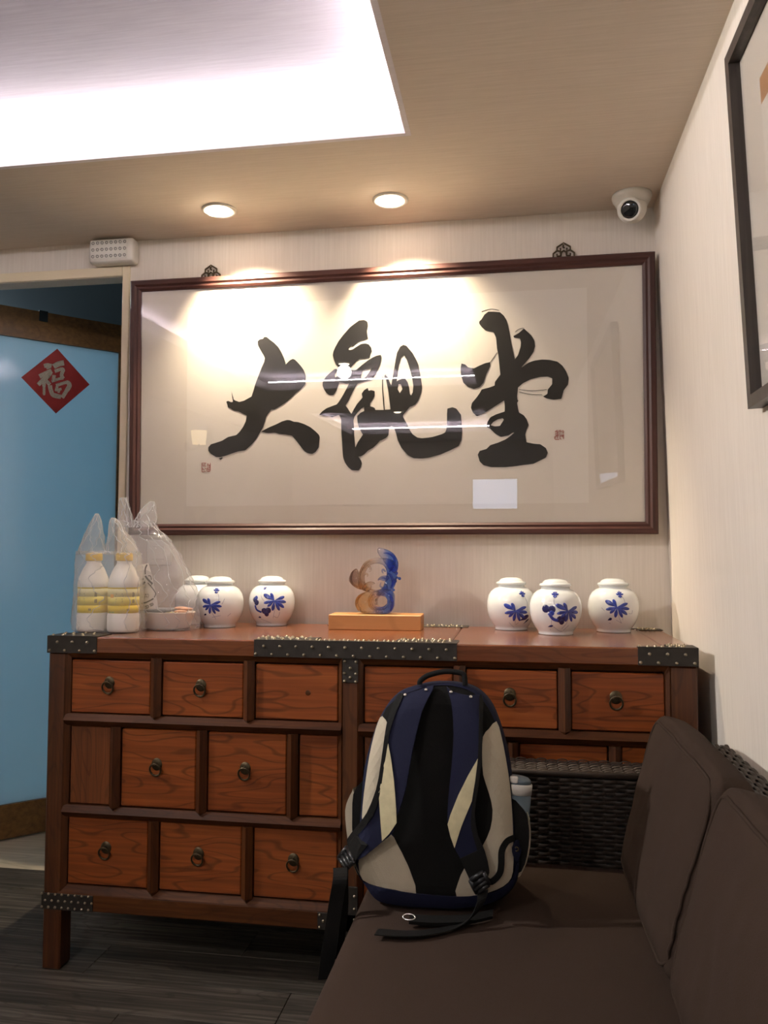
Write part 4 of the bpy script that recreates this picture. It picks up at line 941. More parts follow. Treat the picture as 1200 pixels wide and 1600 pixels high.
jar(0.103, 2.285, 'white ginger jar at the front, overlapping the jar behind it', M2, 0.0)
jar(0.268, 2.385, 'white ginger jar standing alone at the wall end of the cabinet', M1, 0.0)

# ================================================================== glass sculpture on a wooden block
bx = thing('display_block', (-0.408, 2.355, CT), 'honey-coloured rectangular wooden block under the glass sculpture', 'block')
c_, s_ = math.cos(0.03), math.sin(0.03)
mb = MB().bbox((-0.133, -0.053, 0), (0.135, 0.053, 0.043), 0.0015)
mb.v = [V((p.x * c_ - p.y * s_ - 0.408, p.x * s_ + p.y * c_ + 2.355, p.z + CT)) for p in mb.v]
mb.build('wood_block', MAT['block'], bx)
GY = 2.36
ZG = (535, 845, 8.571)
def gp(a, b_, dy=0.0):
    p = at_y(ZG[0] + a / ZG[2], ZG[1] + b_ / ZG[2], GY); return V((p.x, p.y + dy, p.z + 0.0015))
gb = gp(450, 985); GBASE = V((gb.x, GY, CT + 0.0432))
gs = thing('glass_sculpture', tuple(GBASE), 'curling wave-like cast glass sculpture shading from amber to blue', 'sculpture')
def glass_ring(outer, inner, th, name, n=64, m_=14):
    o = resample([V((a, b_, 0)) for a, b_ in smooth_poly(outer, 4)], n); i_ = resample([V((a, b_, 0)) for a, b_ in smooth_poly(inner, 4)], n)
    # pair inner points by angle
    loops = []
    for k in range(n):
        O, I = o[k], i_[k]; mid = (O + I) / 2; loop = []
        for j in range(m_):
            a = 2 * math.pi * j / m_
            q_ = mid + (O - mid) * math.cos(a)
            q3 = gp(q_.x, q_.y, th * math.sin(a) * (1 + 0.12 * math.sin(k * 0.9 + j)))
            q3.z = max(q3.z, CT + 0.0435)
            loop.append(q3)
        loops.append(loop)
    loops.append(loops[0])
    MB().loft(loops, False, False, True).build(name, MAT['art_glass'], gs)
glass_ring([(300, 690), (200, 750), (185, 840), (215, 920), (270, 975), (450, 985), (620, 980), (690, 900), (700, 800), (690, 700), (600, 640), (450, 680)],
           [(500, 755), (475, 790), (472, 830), (480, 865), (500, 885), (535, 890), (570, 885), (595, 860), (602, 820), (595, 780), (570, 755), (530, 745)], 0.026, 'lower_wave')
glass_ring([(430, 238), (360, 255), (290, 300), (235, 400), (215, 520), (220, 630), (320, 690), (450, 720), (600, 700), (680, 650), (720, 560), (735, 430), (715, 310), (640, 250), (530, 235)],
           [(450, 315), (400, 325), (350, 360), (310, 430), (300, 500), (310, 570), (360, 630), (430, 660), (510, 650), (550, 600), (575, 530), (590, 460), (585, 400), (555, 345), (500, 320)], 0.016, 'upper_wave')
def leaf(poly, th, name, dy=0.0):
    poly = smooth_poly(poly, 4); cx = sum(p[0] for p in poly) / len(poly); cy = sum(p[1] for p in poly) / len(poly)
    loops = []
    for k in range(9):
        t_ = k / 8; s = math.sin(math.pi * t_) ** 0.5 if 0 < t_ < 1 else 0.02
        loops.append([gp(cx + (p[0] - cx) * s, cy + (p[1] - cy) * s, dy - th * math.cos(math.pi * t_)) for p in poly])
    MB().loft(loops, True, True, True).build(name, MAT['art_glass'], gs)
leaf([(480, 103), (560, 112), (640, 145), (705, 200), (750, 300), (735, 410), (690, 440), (640, 400), (590, 330), (520, 240), (470, 160)], 0.012, 'fin')
leaf([(180, 378), (218, 420), (225, 500), (280, 600), (330, 650), (260, 665), (160, 625), (90, 545), (112, 440)], 0.013, 'leaf_curl')
leaf([(270, 640), (330, 565), (400, 550), (445, 575), (400, 600), (390, 660), (330, 680)], 0.010, 'leaf_curl', -0.008)
leaf([(490, 520), (520, 480), (600, 470), (640, 500), (600, 545), (540, 540)], 0.009, 'droplet_spray', -0.008)
leaf([(470, 720), (520, 660), (600, 590), (620, 640), (560, 700), (500, 735)], 0.010, 'leaf_curl', -0.014)
for (a, b_, r_) in ((765, 512, 22), (720, 440, 26), (700, 545, 30), (685, 665, 20), (735, 500, 16)):
    MB().ball(gp(a, b_), r_ * 0.000218, 10, 7).build('droplet', MAT['art_glass'], gs)
for pts, r0 in (([(300, 380), (340, 330), (375, 350), (395, 400), (370, 425)], 0.0058), ([(300, 470), (330, 445), (352, 462), (345, 488)], 0.0045), ([(590, 420), (560, 390), (545, 410), (560, 445)], 0.0045), ([(600, 520), (550, 500), (500, 520), (495, 540)], 0.0052), ([(560, 640), (520, 610), (530, 560)], 0.004),
               ([(640, 420), (700, 330), (710, 240), (640, 180), (560, 170)], 0.0065), ([(660, 640), (690, 560), (660, 470), (610, 430)], 0.007), ([(230, 620), (160, 590), (130, 520), (150, 430), (185, 390)], 0.0055), ([(260, 560), (245, 470), (280, 370), (340, 300), (420, 262)], 0.006), ([(240, 940), (205, 850), (230, 760), (320, 700)], 0.008), ([(660, 940), (680, 840), (655, 740), (590, 690)], 0.008)):
    pts = smooth_line(pts, 6); n_ = len(pts)
    MB().tube([gp(a, b_, -0.017) for a, b_ in pts], [0.0004 + r0 * math.sin(math.pi * (0.12 + 0.88 * i / (n_ - 1))) ** 0.8 * 0.55 for i in range(n_)], 10).build('wave_tip', MAT['art_glass'], gs)
for k, r_ in enumerate((95, 125, 155)):
    pts = [gp(520 + r_ * math.cos(a), 815 + r_ * 0.9 * math.sin(a), -0.024 + 0.004 * k) for a in [math.pi * (0.1 + 1.3 * i / 24) + 0.5 * k for i in range(25)]]
    MB().tube(pts, [0.0005 + 0.003 * math.sin(math.pi * i / 24) for i in range(25)], 8).build('wave_line', MAT['art_glass'], gs)

# ================================================================== bottles and bags on the cabinet
BOT = [(0.0, 0.001), (0.038, 0.001), (0.042, 0.004), (0.043, 0.010), (0.043, 0.046), (0.0418, 0.050), (0.0418, 0.122), (0.043, 0.126), (0.042, 0.137), (0.038, 0.152), (0.030, 0.172), (0.0215, 0.186), (0.0195, 0.190), (0.0195, 0.196), (0.0, 0.196)]
CAPP = [(0.0, 0.1965), (0.0222, 0.1965), (0.0228, 0.199), (0.0226, 0.215), (0.0205, 0.218), (0.0, 0.219)]
def yogurt(x, y, label, turn):
    t_ = thing('drink_bottle', (x, y, CT + 0.0012), label, 'bottle', 'yogurt drink bottles in the bag')
    c = V((x, y, CT + 0.0012))
    MB().lathe(BOT, c, seg=40).build('bottle_body', MAT['milk'], t_)
    MB().lathe(CAPP, c, seg=36).build('cap', MAT['cap'], t_)
    bands = [(0.120, 0.1255, 'label_deep'), (0.098, 0.120, 'label_pale'), (0.074, 0.098, 'label_y'), (0.053, 0.074, 'label_deep')]
    lb = None
    for z0, z1, mm in bands:
        MB().lathe([(0.0418, z0), (0.0422, z0), (0.0422, z1), (0.0418, z1)], c, seg=40).build('label_band', MAT[mm], t_)
    face = math.atan2(-y, -x) + turn
    def mp(s, z, off): a = face + s / 0.0422; return c + V(((0.0422 + off) * math.cos(a), (0.0422 + off) * math.sin(a), z))
    marks = {'label_grey': [], 'label_orange': [], 'label_green': []}
    for (s, z, w_, h_) in ((-0.012, 0.106, 0.018, 0.0025), (-0.012, 0.100, 0.022, 0.002), (-0.012, 0.092, 0.018, 0.0022), (-0.012, 0.086, 0.02, 0.002), (0.026, 0.104, 0.0025, 0.014), (0.0295, 0.103, 0.002, 0.012), (0.026, 0.086, 0.0025, 0.01), (0.0295, 0.086, 0.002, 0.01), (0.012, 0.0605, 0.006, 0.0012), (0.012, 0.0645, 0.006, 0.0012), (0.0095, 0.0625, 0.0012, 0.005), (0.0148, 0.0625, 0.0012, 0.005), (0.012, 0.0625, 0.0045, 0.001)):
        marks['label_grey'].append((s, z, w_, h_))
    for (s, z, w_, h_) in ((-0.008, 0.0775, 0.026, 0.003), (-0.034, 0.100, 0.012, 0.010)): marks['label_orange'].append((s, z, w_, h_))
    marks['label_green'].append((-0.036, 0.056, 0.018, 0.004))
    for k, L_ in marks.items():
        mb = MB()
        for s, z, w_, h_ in L_: mb.panel([(s - w_ / 2, z - h_ / 2), (s + w_ / 2, z - h_ / 2), (s + w_ / 2, z + h_ / 2), (s - w_ / 2, z + h_ / 2)], mp, 0.0003, step=0.006)
        tag(mb.build('label_print', MAT[k], t_), kind='stuff')
yogurt(-1.172, 2.118, 'white yogurt drink bottle with yellow cap at the doorway end of the cabinet', -0.5)
yogurt(-1.081, 2.118, 'white yogurt drink bottle with yellow cap, beside the clear bag of takeaway food', 0.0)

def crinkle(p, amp, sc):
    d = noise.noise_vector(p * sc); d2 = noise.noise_vector(p * sc * 2.7 + V((5, 1, 3))); d3 = noise.noise_vector(p * sc * 6.5)
    return p + V((d.x * amp, d.y * amp, d.z * amp * 0.4)) + V((d2.x, d2.y, 0)) * amp * 0.5 + V((d3.x, d3.y, 0)) * amp * 0.22
def film(rings, amp, sc, n=56, p_=3.0, zmin=CT + 0.0015):
    # rings: (cx, cy, z, half width, half depth)
    loops = []
    for (cx, cy, z, a, b_) in rings:
        loop = []
        for k in range(n):
            t_ = 2 * math.pi * k / n; c_, s_ = math.cos(t_), math.sin(t_)
            q_ = V((cx + a * math.copysign(abs(c_) ** (2 / p_), c_), cy + b_ * math.copysign(abs(s_) ** (2 / p_), s_), z))
            q_ = crinkle(q_, amp * min(1.0, a / 0.03), sc); q_.z = max(q_.z, zmin); loop.append(q_)
        loops.append(loop)
    return loops
def interp(rings, n=5):
    out = smooth_line([tuple(r) for r in rings], n); return out
def creases(loops, ks, r_, parent):
    for k in ks:
        n_ = len(loops)
        MB().tube([loops[j][(k + int(2.2 * math.sin(j * 0.45 + k))) % len(loops[j])] for j in range(n_)], [r_ * (0.35 + 0.65 * abs(math.sin(j * 0.7 + k))) for j in range(n_)], 6).build('crease', MAT['bag_crease'], parent)
ba = thing('carrier_bag', (-1.127, 2.118, CT), 'thin white plastic carrier bag around two yogurt drink bottles', 'bag')
body = [(-1.127, 2.118, CT + 0.0015, 0.092, 0.044), (-1.127, 2.118, CT + 0.02, 0.101, 0.052), (-1.127, 2.118, CT + 0.10, 0.097, 0.050), (-1.128, 2.118, CT + 0.17, 0.094, 0.047), (-1.128, 2.118, CT + 0.21, 0.092, 0.040), (-1.128, 2.118, CT + 0.225, 0.091, 0.034)]
fl_ = film(interp(body, 10), 0.0045, 30, 96); MB().loft(fl_, True, False, True).build('bag_body', MAT['bag'], ba); creases(fl_[6:], (52, 63, 71, 84, 93), 0.0011, ba)
h1 = [(-1.180, 2.118, CT + 0.215, 0.040, 0.036), (-1.176, 2.118, CT + 0.25, 0.032, 0.030), (-1.170, 2.118, CT + 0.29, 0.022, 0.018), (-1.166, 2.118, CT + 0.32, 0.010, 0.008), (-1.166, 2.118, CT + 0.330, 0.004, 0.003)]
h2 = [(-1.086, 2.118, CT + 0.215, 0.048, 0.038), (-1.094, 2.118, CT + 0.25, 0.038, 0.030), (-1.106, 2.118, CT + 0.285, 0.024, 0.018), (-1.114, 2.118, CT + 0.31, 0.012, 0.008), (-1.117, 2.118, CT + 0.318, 0.004, 0.003)]
for h_ in (h1, h2):
    fl_ = film(interp(h_, 6), 0.0035, 45, 40, 2.2); MB().loft(fl_, False, True, True).build('bag_handle', MAT['bag'], ba); creases(fl_, (20, 24, 28, 31, 35, 38), 0.0013, ba)
bb = thing('clear_bag', (-0.995, 2.235, CT), 'crumpled clear plastic bag holding a takeaway bowl and flyer', 'bag')
BB = [(-0.992, 2.225, CT + 0.0015, 0.078, 0.058), (-0.996, 2.225, CT + 0.02, 0.088, 0.068), (-1.002, 2.225, CT + 0.08, 0.088, 0.066), (-1.012, 2.225, CT + 0.135, 0.088, 0.056), (-1.052, 2.225, CT + 0.235, 0.072, 0.040), (-1.086, 2.225, CT + 0.285, 0.060, 0.032), (-1.098, 2.225, CT + 0.315, 0.052, 0.024)]
fl_ = film(interp(BB, 10), 0.009, 26, 96, 2.6); MB().loft(fl_, True, False, True).build('bag_body', MAT['bag_clear'], bb); creases(fl_[4:], (56, 66, 74, 80, 88, 94), 0.0011, bb)
h1 = [(-1.132, 2.225, CT + 0.295, 0.026, 0.022), (-1.137, 2.225, CT + 0.34, 0.020, 0.014), (-1.141, 2.225, CT + 0.37, 0.014, 0.008), (-1.142, 2.225, CT + 0.382, 0.009, 0.003)]
h2 = [(-1.072, 2.225, CT + 0.295, 0.036, 0.022), (-1.068, 2.225, CT + 0.33, 0.030, 0.014), (-1.060, 2.225, CT + 0.355, 0.020, 0.008), (-1.052, 2.225, CT + 0.370, 0.006, 0.003)]
for h_ in (h1, h2):
    fl_ = film(interp(h_, 6), 0.004, 40, 40, 2.2); MB().loft(fl_, False, True, True).build('bag_handle', MAT['bag_clear'], bb); creases(fl_, (21, 25, 29, 33, 37), 0.0013, bb)
# takeaway bowl, food, flyer
bw = thing('takeaway_bowl', (-0.998, 2.228, CT + 0.0025), 'white oval takeaway bowl of noodles inside the clear bag', 'bowl')
def oval(mb, prof, c, kx=1.0, ky=1.0):
    q_ = MB().lathe(prof, (0, 0, 0), seg=40); q_.v = [V((c[0] + p.x * kx, c[1] + p.y * ky, c[2] + p.z)) for p in q_.v]
    mb.add(q_.v, q_.f, True); return mb
oval(MB(), [(0.0, 0.001), (0.052, 0.001), (0.056, 0.004), (0.068, 0.044), (0.0695, 0.046), (0.0695, 0.048), (0.067, 0.048), (0.066, 0.044), (0.054, 0.006), (0.0, 0.005)], (-0.998, 2.228, CT + 0.0025), 1.15, 0.80).build('bowl_body', MAT['bowl'], bw)
mb = MB()
for k in range(26):
    a = random.uniform(0, 6.28); r_ = random.uniform(0.0, 0.035); cx, cy = -0.975 + r_ * math.cos(a) * 0.8, 2.222 + r_ * math.sin(a) * 0.7
    mb.tube([(cx + 0.014 * math.cos(t_ * 0.9 + a), cy + 0.010 * math.sin(t_ * 0.9 + a), CT + 0.042 + 0.003 * math.sin(t_ * 2 + k) + 0.006 * random.random()) for t_ in range(7)], 0.0022, 6)
tag(mb.build('noodles', MAT['noodle'], bw), kind='stuff')
for (x_, y_, z_) in ((-0.955, 2.215, 0.052), (-0.945, 2.235, 0.058), (-0.965, 2.24, 0.060)):
    mb = MB().ball((x_, y_, CT + z_), (0.020, 0.014, 0.005), 14, 8); mb.build('meat_slice', MAT['meat'], bw)
MB().bbox((-1.060, 2.180, CT + 0.0500), (-0.985, 2.265, CT + 0.060), 0.003).build('sauce_tray', MAT['tray'], bw)
fl = thing('paper_flyer', (-1.055, 2.178, CT + 0.065), 'white printed flyer with black curved logo inside the clear bag', 'flyer')
FZ = (205, 880, 17.783)
def on_fl(px, py, off): return at_y(px, py, 2.176 - off)
MB().panel([(203, 893), (212, 884), (232, 880), (238, 900), (246, 940), (247, 951), (215, 953), (203, 954)], on_fl, 0.0006).build('sheet', MAT['flyer'], fl)
mb = MB()
for pts, w_ in (([(460, 540), (560, 660), (650, 780), (680, 860), (640, 950)], 26), ([(270, 1120), (400, 1095), (520, 1040), (620, 980)], 40), ([(440, 40), (390, 160), (390, 310)], 36), ([(390, 350), (470, 460), (590, 570)], 50), ([(470, 350), (540, 360), (560, 460)], 24), ([(540, 620), (600, 560)], 18),
                ([(300, 470), (340, 420)], 44), ([(320, 585), (385, 515)], 44), ([(285, 870), (325, 860), (300, 905), (310, 945), (285, 955)], 14), ([(370, 860), (400, 860), (370, 960)], 14), ([(400, 880), (480, 860), (470, 960)], 12), ([(420, 910), (450, 960)], 12), ([(400, 950), (440, 900)], 10),
                ([(275, 1230), (330, 1215), (330, 1290), (290, 1300)], 22), ([(285, 1260), (350, 1240)], 18), ([(300, 1220), (300, 1300)], 18), ([(380, 1200), (470, 1175), (475, 1235), (395, 1255)], 20), ([(385, 1225), (470, 1205)], 12), ([(425, 1190), (430, 1245)], 14), ([(505, 1150), (595, 1110), (605, 1165), (525, 1195)], 20), ([(520, 1165), (600, 1140)], 12), ([(550, 1130), (560, 1185)], 14)):
    mb.panel(zs(stroke(smooth_line(pts, 3), w_), *FZ), on_fl, 0.0012, back=0.0006)
tag(mb.build('printed_marks', MAT['label_grey'], fl), kind='stuff')

# ================================================================== rattan sofa
SX0, SY0, SY1 = -0.300, -0.35, 1.945
AY = 1.835                                             # inner face of the far arm
sofa = thing('rattan_sofa', (0.07, 0.8, 0), 'dark brown woven rattan sofa along the wall', 'sofa')
MB().box((SX0 + 0.012, AY + 0.008, 0.06), (0.430, SY1 - 0.006, 0.590)).build('arm_core', MAT['rattan_core'], sofa)
MB().box((0.352, SY0, 0.06), (0.440, AY + 0.01, 0.660)).build('back_core', MAT['rattan_core'], sofa)
MB().box((SX0 + 0.010, SY0, 0.06), (0.36, AY + 0.01, 0.270)).build('seat_core', MAT['rattan_core'], sofa)
for x_ in (SX0 + 0.03, 0.40):
    for y_ in (SY0 + 0.04, SY1 - 0.05): MB().bbox((x_ - 0.022, y_ - 0.022, 0), (x_ + 0.022, y_ + 0.022, 0.062), 0.003).build('foot', MAT['dark_plastic'], sofa)
def weave(O, U, W_, N, lu, lw, pitch_u=0.0235, pitch_w=0.0088, amp=0.0030, name='woven_panel'):
    # flat canes running along U, stacked along W_, going over and under stakes; N: outward
    O, U, W_, N = V(O), V(U), V(W_), V(N); mb = MB()
    rows = int(lw / pitch_w); ns = int(lu / pitch_u * 6)
    for r_ in range(rows):
        w0 = (r_ + 0.5) * lw / rows; hh = pitch_w * 0.43; loops = []; jit = random.uniform(-0.0006, 0.0006)
        for i in range(ns + 1):
            u = lu * i / ns; ph = math.pi * u / pitch_u + math.pi * r_
            s = math.sin(ph); o = amp * (math.copysign(abs(s) ** 0.6, s)) + jit
            c = O + U * u + W_ * w0 + N * o
            loops.append([c - W_ * hh, c - W_ * hh * 0.6 + N * 0.0013, c + W_ * hh * 0.6 + N * 0.0013, c + W_ * hh])
        n4 = 4; vs = [p for l_ in loops for p in l_]
        fs = [(j * n4 + i, j * n4 + i + 1, (j + 1) * n4 + i + 1, (j + 1) * n4 + i) for j in range(len(loops) - 1) for i in range(3)]
        mb.add(vs, fs, True)
    ns2 = int(lu / pitch_u)
    for i in range(ns2 + 1):
        u = min(lu, (i) * pitch_u); c = O + U * u
        mb.add([c - U * 0.003 - N * 0.0005, c + U * 0.003 - N * 0.0005, c + U * 0.003 + W_ * lw - N * 0.0005, c - U * 0.003 + W_ * lw - N * 0.0005], [(0, 1, 2, 3)])
    return tag(mb.build(name, MAT['rattan'], sofa, recalc=False), kind='stuff')
weave((SX0 + 0.012, AY + 0.003, 0.27), (1, 0, 0), (0, 0, 1), (0, -1, 0), 0.66, 0.312)
weave((SX0 + 0.012, AY + 0.006, 0.594), (1, 0, 0), (0, 1, 0), (0, 0, 1), 0.735, 0.102, 0.0235, 0.0085)
weave((0.352, SY0, 0.664), (0, 1, 0), (1, 0, 0), (0, 0, 1), 2.19, 0.088, 0.026, 0.0095, 0.0016)
weave((SX0 + 0.006, SY0, 0.06), (0, 1, 0), (0, 0, 1), (-1, 0, 0), 2.29, 0.21, 0.026, 0.0095)
mb = MB(); mb.tube([(SX0 + 0.012, AY + 0.004, 0.590), (0.352, AY + 0.004, 0.590)], 0.0075, 8); mb.build('arm_edge', MAT['rattan'], sofa)
mb = MB(); mb.tube([(SX0 + 0.008, AY + 0.004, 0.592), (SX0 + 0.008, SY1 - 0.008, 0.592)], 0.0075, 8); mb.build('arm_edge', MAT['rattan'], sofa)

# seat cushion
vs, fs = rounded_box((0.655, 2.165, 0.135), 0.028, 12, (0, 0, 0.004))
mb = MB(); mb.add([p + V((0.022, 0.745, 0.3425)) for p in vs], fs, True)
mb.v = [p + V((0, 0, 0.0025 * noise.noise(p * 6.0))) for p in mb.v]
tag(mb.build('seat_cushion', MAT['cushion']), 'long flat dark brown canvas seat cushion on the rattan sofa', 'cushion')
# back cushions leaning on the sofa back
def back_cushion(y0, y1, label, seed, dx=0.0):
    H_, T_ = 0.318, 0.118; L_ = y1 - y0
    vs, fs = rounded_box((T_, L_, H_), 0.026, 26, (0.022, 0.0, 0.012))
    tilt = math.radians(15.5); c_, s_ = math.cos(tilt), math.sin(tilt)
    base = V((0.208 + dx, (y0 + y1) / 2, 0.4135))
    def place(p):
        # local: x = thickness (front -), z = height from bottom
        hf = max(0.0, (p.z + H_ / 2) / H_); q_ = V(((p.x + T_ / 2) * (1 - 0.42 * hf ** 1.3), p.y, p.z + H_ / 2))
        return base + V((q_.x * c_ + q_.z * s_, q_.y, q_.z * c_ - q_.x * s_ + T_ * s_ * 0.35))
    def wr(p):
        k = noise.noise(V((p.y * 9 + seed, p.z * 7, seed))) * 0.007 + noise.noise(V((p.y * 30, p.z * 22 + seed, 2))) * 0.0025
        # gathers along the lower near edge
        g = max(0, 1 - abs(p.y + L_ / 2 - 0.02) / 0.06) * max(0, 1 - (p.z + H_ / 2) / 0.22)
        return p + V((-k - 0.004 * g * math.sin(p.z * 160), 0, 0))
    mb = MB(); mb.add([place(wr(p)) for p in vs], fs, True)
    for p in mb.v: p.z = max(p.z, 0.4125); p.x = min(p.x, 0.452)
    cu = mb.build('back_cushion', MAT['cushion']); tag(cu, label, 'cushion', 'back cushions on the sofa')
    a, b_, r_ = L_ / 2 - 0.012, H_ / 2 - 0.012, 0.035; pts = []
    for (cx, cz, a0) in ((a - r_, b_ - r_, 0), (-a + r_, b_ - r_, 90), (-a + r_, -b_ + r_, 180), (a - r_, -b_ + r_, 270)):
        for k in range(7):
            t_ = math.radians(a0 + 15 * k); pts.append((cx + r_ * math.cos(t_), cz + r_ * math.sin(t_)))
    pts = [(p.x, p.y) for p in resample([V((q_[0], q_[1], 0)) for q_ in pts], 90)]
    for xo in (-T_ / 2 + 0.010, ):
        loop = [place(wr(V((xo - 0.009, u, w_)))) for u, w_ in pts]
        for p in loop: p.z = max(p.z, 0.4165)
        MB().tube(loop, 0.0032, 6, closed=True).build('piping', MAT['cushion'], cu)
back_cushion(1.300, 1.826, 'dark brown back cushion leaning in the sofa corner next to the arm', 1.3)
back_cushion(0.760, 1.292, 'dark brown back cushion partly hiding the corner cushion', 7.9, 0.004)

# ================================================================== backpack on the seat
SEAT = 0.4145
TB_ = math.radians(9.0)
bu = V((0, math.sin(TB_), math.cos(TB_))); bn = V((0, -math.cos(TB_), math.sin(TB_))); bp0 = V((-0.165, 1.512, 0.432))
ZB = (500, 1030, 3.3333)
def uv(a, b_):
    p = at_plane(ZB[0] + a / ZB[2], ZB[1] + b_ / ZB[2], bp0, bn) - bp0
    return (p.x, p.dot(bu))
def P3(u, w_, off): return bp0 + V((u, 0, 0)) + bu * w_ + bn * off
OUT = [(630, 122), (700, 126), (780, 145), (840, 185), (890, 250), (925, 335), (952, 420), (972, 500), (988, 600), (1000, 740), (1008, 850), (1015, 950), (1032, 1010), (1038, 1080), (1022, 1165), (982, 1228), (920, 1272), (840, 1300), (700, 1318), (500, 1310), (340, 1290), (275, 1262), (235, 1205), (200, 1140), (172, 1070), (178, 990), (192, 900), (202, 780), (214, 620), (232, 520), (257, 430), (292, 330), (332, 258), (372, 205), (425, 165), (500, 140), (570, 125)]
OUTM = [uv(*p) for p in smooth_poly(OUT, 3)]
cu_, cw_ = (sum(p[0] for p in OUTM) / len(OUTM), sum(p[1] for p in OUTM) / len(OUTM))
POL = sorted((math.atan2(p[1] - cw_, p[0] - cu_), math.hypot(p[0] - cu_, p[1] - cw_)) for p in OUTM)
def rim(th):
    for i in range(len(POL)):
        a0, r0 = POL[i - 1]; a1, r1 = POL[i]
        if i == 0: a0 -= 2 * math.pi
        if a0 <= th <= a1: return r0 + (r1 - r0) * (th - a0) / max(1e-9, a1 - a0)
    a0, r0 = POL[-1]; a1, r1 = POL[0]; a1 += 2 * math.pi
    return r0 + (r1 - r0) * (th - a0) / max(1e-9, a1 - a0)
def depth_at(u, w_):
    rho = min(1.15, math.hypot(u - cu_, w_ - cw_) / rim(math.atan2(w_ - cw_, u - cu_)))
    return -0.014 * (1 - min(1, rho) ** 2) + 0.022 * max(0, (rho - 0.78) / 0.22) ** 2
def on_pack(u, w_, off): return P3(u, w_, off - depth_at(u, w_))
pk = thing('backpack', (-0.165, 1.62, SEAT), 'navy, black and beige backpack standing on the sofa seat with its straps to the room', 'backpack')
n = len(OUTM); loops = []
for s in (0.02, 0.25, 0.5, 0.7, 0.8, 0.88, 0.94, 0.98, 1.0):
    loops.append([on_pack(cu_ + (p[0] - cu_) * s, cw_ + (p[1] - cw_) * s, 0) for p in OUTM])
for d_, s in ((0.035, 1.015), (0.06, 1.02), (0.10, 1.02), (0.14, 1.01), (0.17, 0.97), (0.19, 0.90), (0.205, 0.75), (0.212, 0.4), (0.214, 0.02)):
    loops.append([P3(cu_ + (p[0] - cu_) * s, cw_ + (p[1] - cw_) * s, -d_) for p in OUTM])
mb = MB(); mb.loft(loops, True, True, True)
for p in mb.v: p.z = max(p.z, SEAT + 0.0005); p.y = min(p.y, 1.826) if p.z < 0.61 else min(p.y, 1.955)
mb.build('pack_body', MAT['navy_dark'], pk)
def pm(poly, n_=2): return [uv(*p) for p in (smooth_poly(poly, n_) if n_ > 1 else poly)]
def pack_panel(poly, off, thick, mat_, name, step=0.012, n_=2):
    return MB().panel(pm(poly, n_), lambda u, w_, o: on_pack(u, w_, off + o), thick, step=step, smooth=False).build(name, MAT[mat_], pk)
pack_panel([(440, 175), (520, 150), (600, 138), (680, 138), (770, 158), (825, 190), (875, 255), (912, 330), (935, 400), (900, 560), (905, 780), (890, 880), (850, 965), (760, 1075), (730, 1130), (712, 1228), (600, 1224), (503, 1213), (488, 1130), (450, 1040), (375, 890), (290, 800), (270, 640), (285, 480), (322, 292), (360, 235)], 0.0, 0.003, 'black_fabric', 'back_panel')
pack_panel([(318, 297), (360, 345), (358, 400), (347, 450), (337, 600), (325, 660), (305, 750), (270, 810), (218, 858), (218, 760), (234, 640), (254, 500), (275, 400), (295, 330)], 0.0025, 0.003, 'beige', 'side_panel')
pack_panel([(370, 900), (410, 960), (450, 1040), (482, 1120), (502, 1215), (400, 1197), (300, 1180), (215, 1160), (198, 1100), (202, 1040), (260, 990), (320, 950)], 0.0025, 0.003, 'beige', 'side_panel')
pack_panel([(918, 325), (943, 400), (962, 490), (974, 560), (988, 650), (997, 750), (1003, 850), (1005, 920), (1008, 1000), (1005, 1110), (980, 1165), (920, 1200), (830, 1224), (713, 1231), (720, 1160), (755, 1080), (800, 1040), (850, 962), (888, 880), (900, 780), (880, 690), (852, 600), (846, 500), (850, 402), (880, 362)], 0.0025, 0.003, 'beige', 'side_panel')
pack_panel([(172, 1090), (200, 1150), (230, 1168), (350, 1190), (500, 1215), (710, 1232), (830, 1226), (930, 1204), (1000, 1150), (1022, 1080), (1034, 1080), (1018, 1160), (978, 1222), (915, 1262), (830, 1292), (700, 1305), (500, 1300), (340, 1280), (280, 1252), (240, 1200), (200, 1145)], 0.003, 0.006, 'navy', 'bottom_band')
pack_panel([(425, 166), (500, 141), (570, 126), (630, 122), (700, 126), (780, 145), (840, 185), (820, 190), (770, 160), (690, 138), (600, 136), (520, 152), (445, 178)], 0.001, 0.005, 'navy', 'top_trim')
# shoulder straps: padded, standing off the back panel
def strap_off(w_): return 0.010 + 0.016 * math.sin(max(0, min(1, (w_ - 0.02) / 0.36)) * math.pi)
def strap_part(poly, extra, thick, mat_, name, n_=2):
    return MB().panel(pm(poly, n_), lambda u, w_, o: on_pack(u, w_, strap_off(w_) + extra + o), thick, step=0.012).build(name, MAT[mat_], pk)
strap_part([(440, 195), (455, 180), (520, 158), (592, 138), (575, 190), (540, 270), (510, 400), (490, 500), (465, 650), (430, 770), (415, 800), (400, 880), (345, 928), (290, 975), (200, 1040), (170, 1020), (215, 915), (290, 800), (325, 690), (345, 560), (362, 440), (372, 360), (390, 270)], 0.0, 0.010, 'navy', 'shoulder_strap')
strap_part([(402, 192), (425, 176), (436, 196), (402, 290), (378, 380), (370, 440), (352, 560), (332, 690), (296, 800), (222, 890), (150, 970), (122, 955), (200, 862), (262, 785), (312, 665), (335, 540), (352, 400), (368, 290)], 0.004, 0.009, 'webbing', 'strap_edge')
strap_part([(372, 432), (390, 520), (405, 620), (416, 760), (418, 832), (378, 890), (342, 926), (335, 820), (326, 680), (336, 640), (352, 540)], 0.010, 0.003, 'reflective', 'reflective_patch', 1)
strap_part([(125, 968), (195, 905), (268, 948), (200, 1032), (160, 1085)], 0.010, 0.004, 'webbing', 'strap_pad', 1)
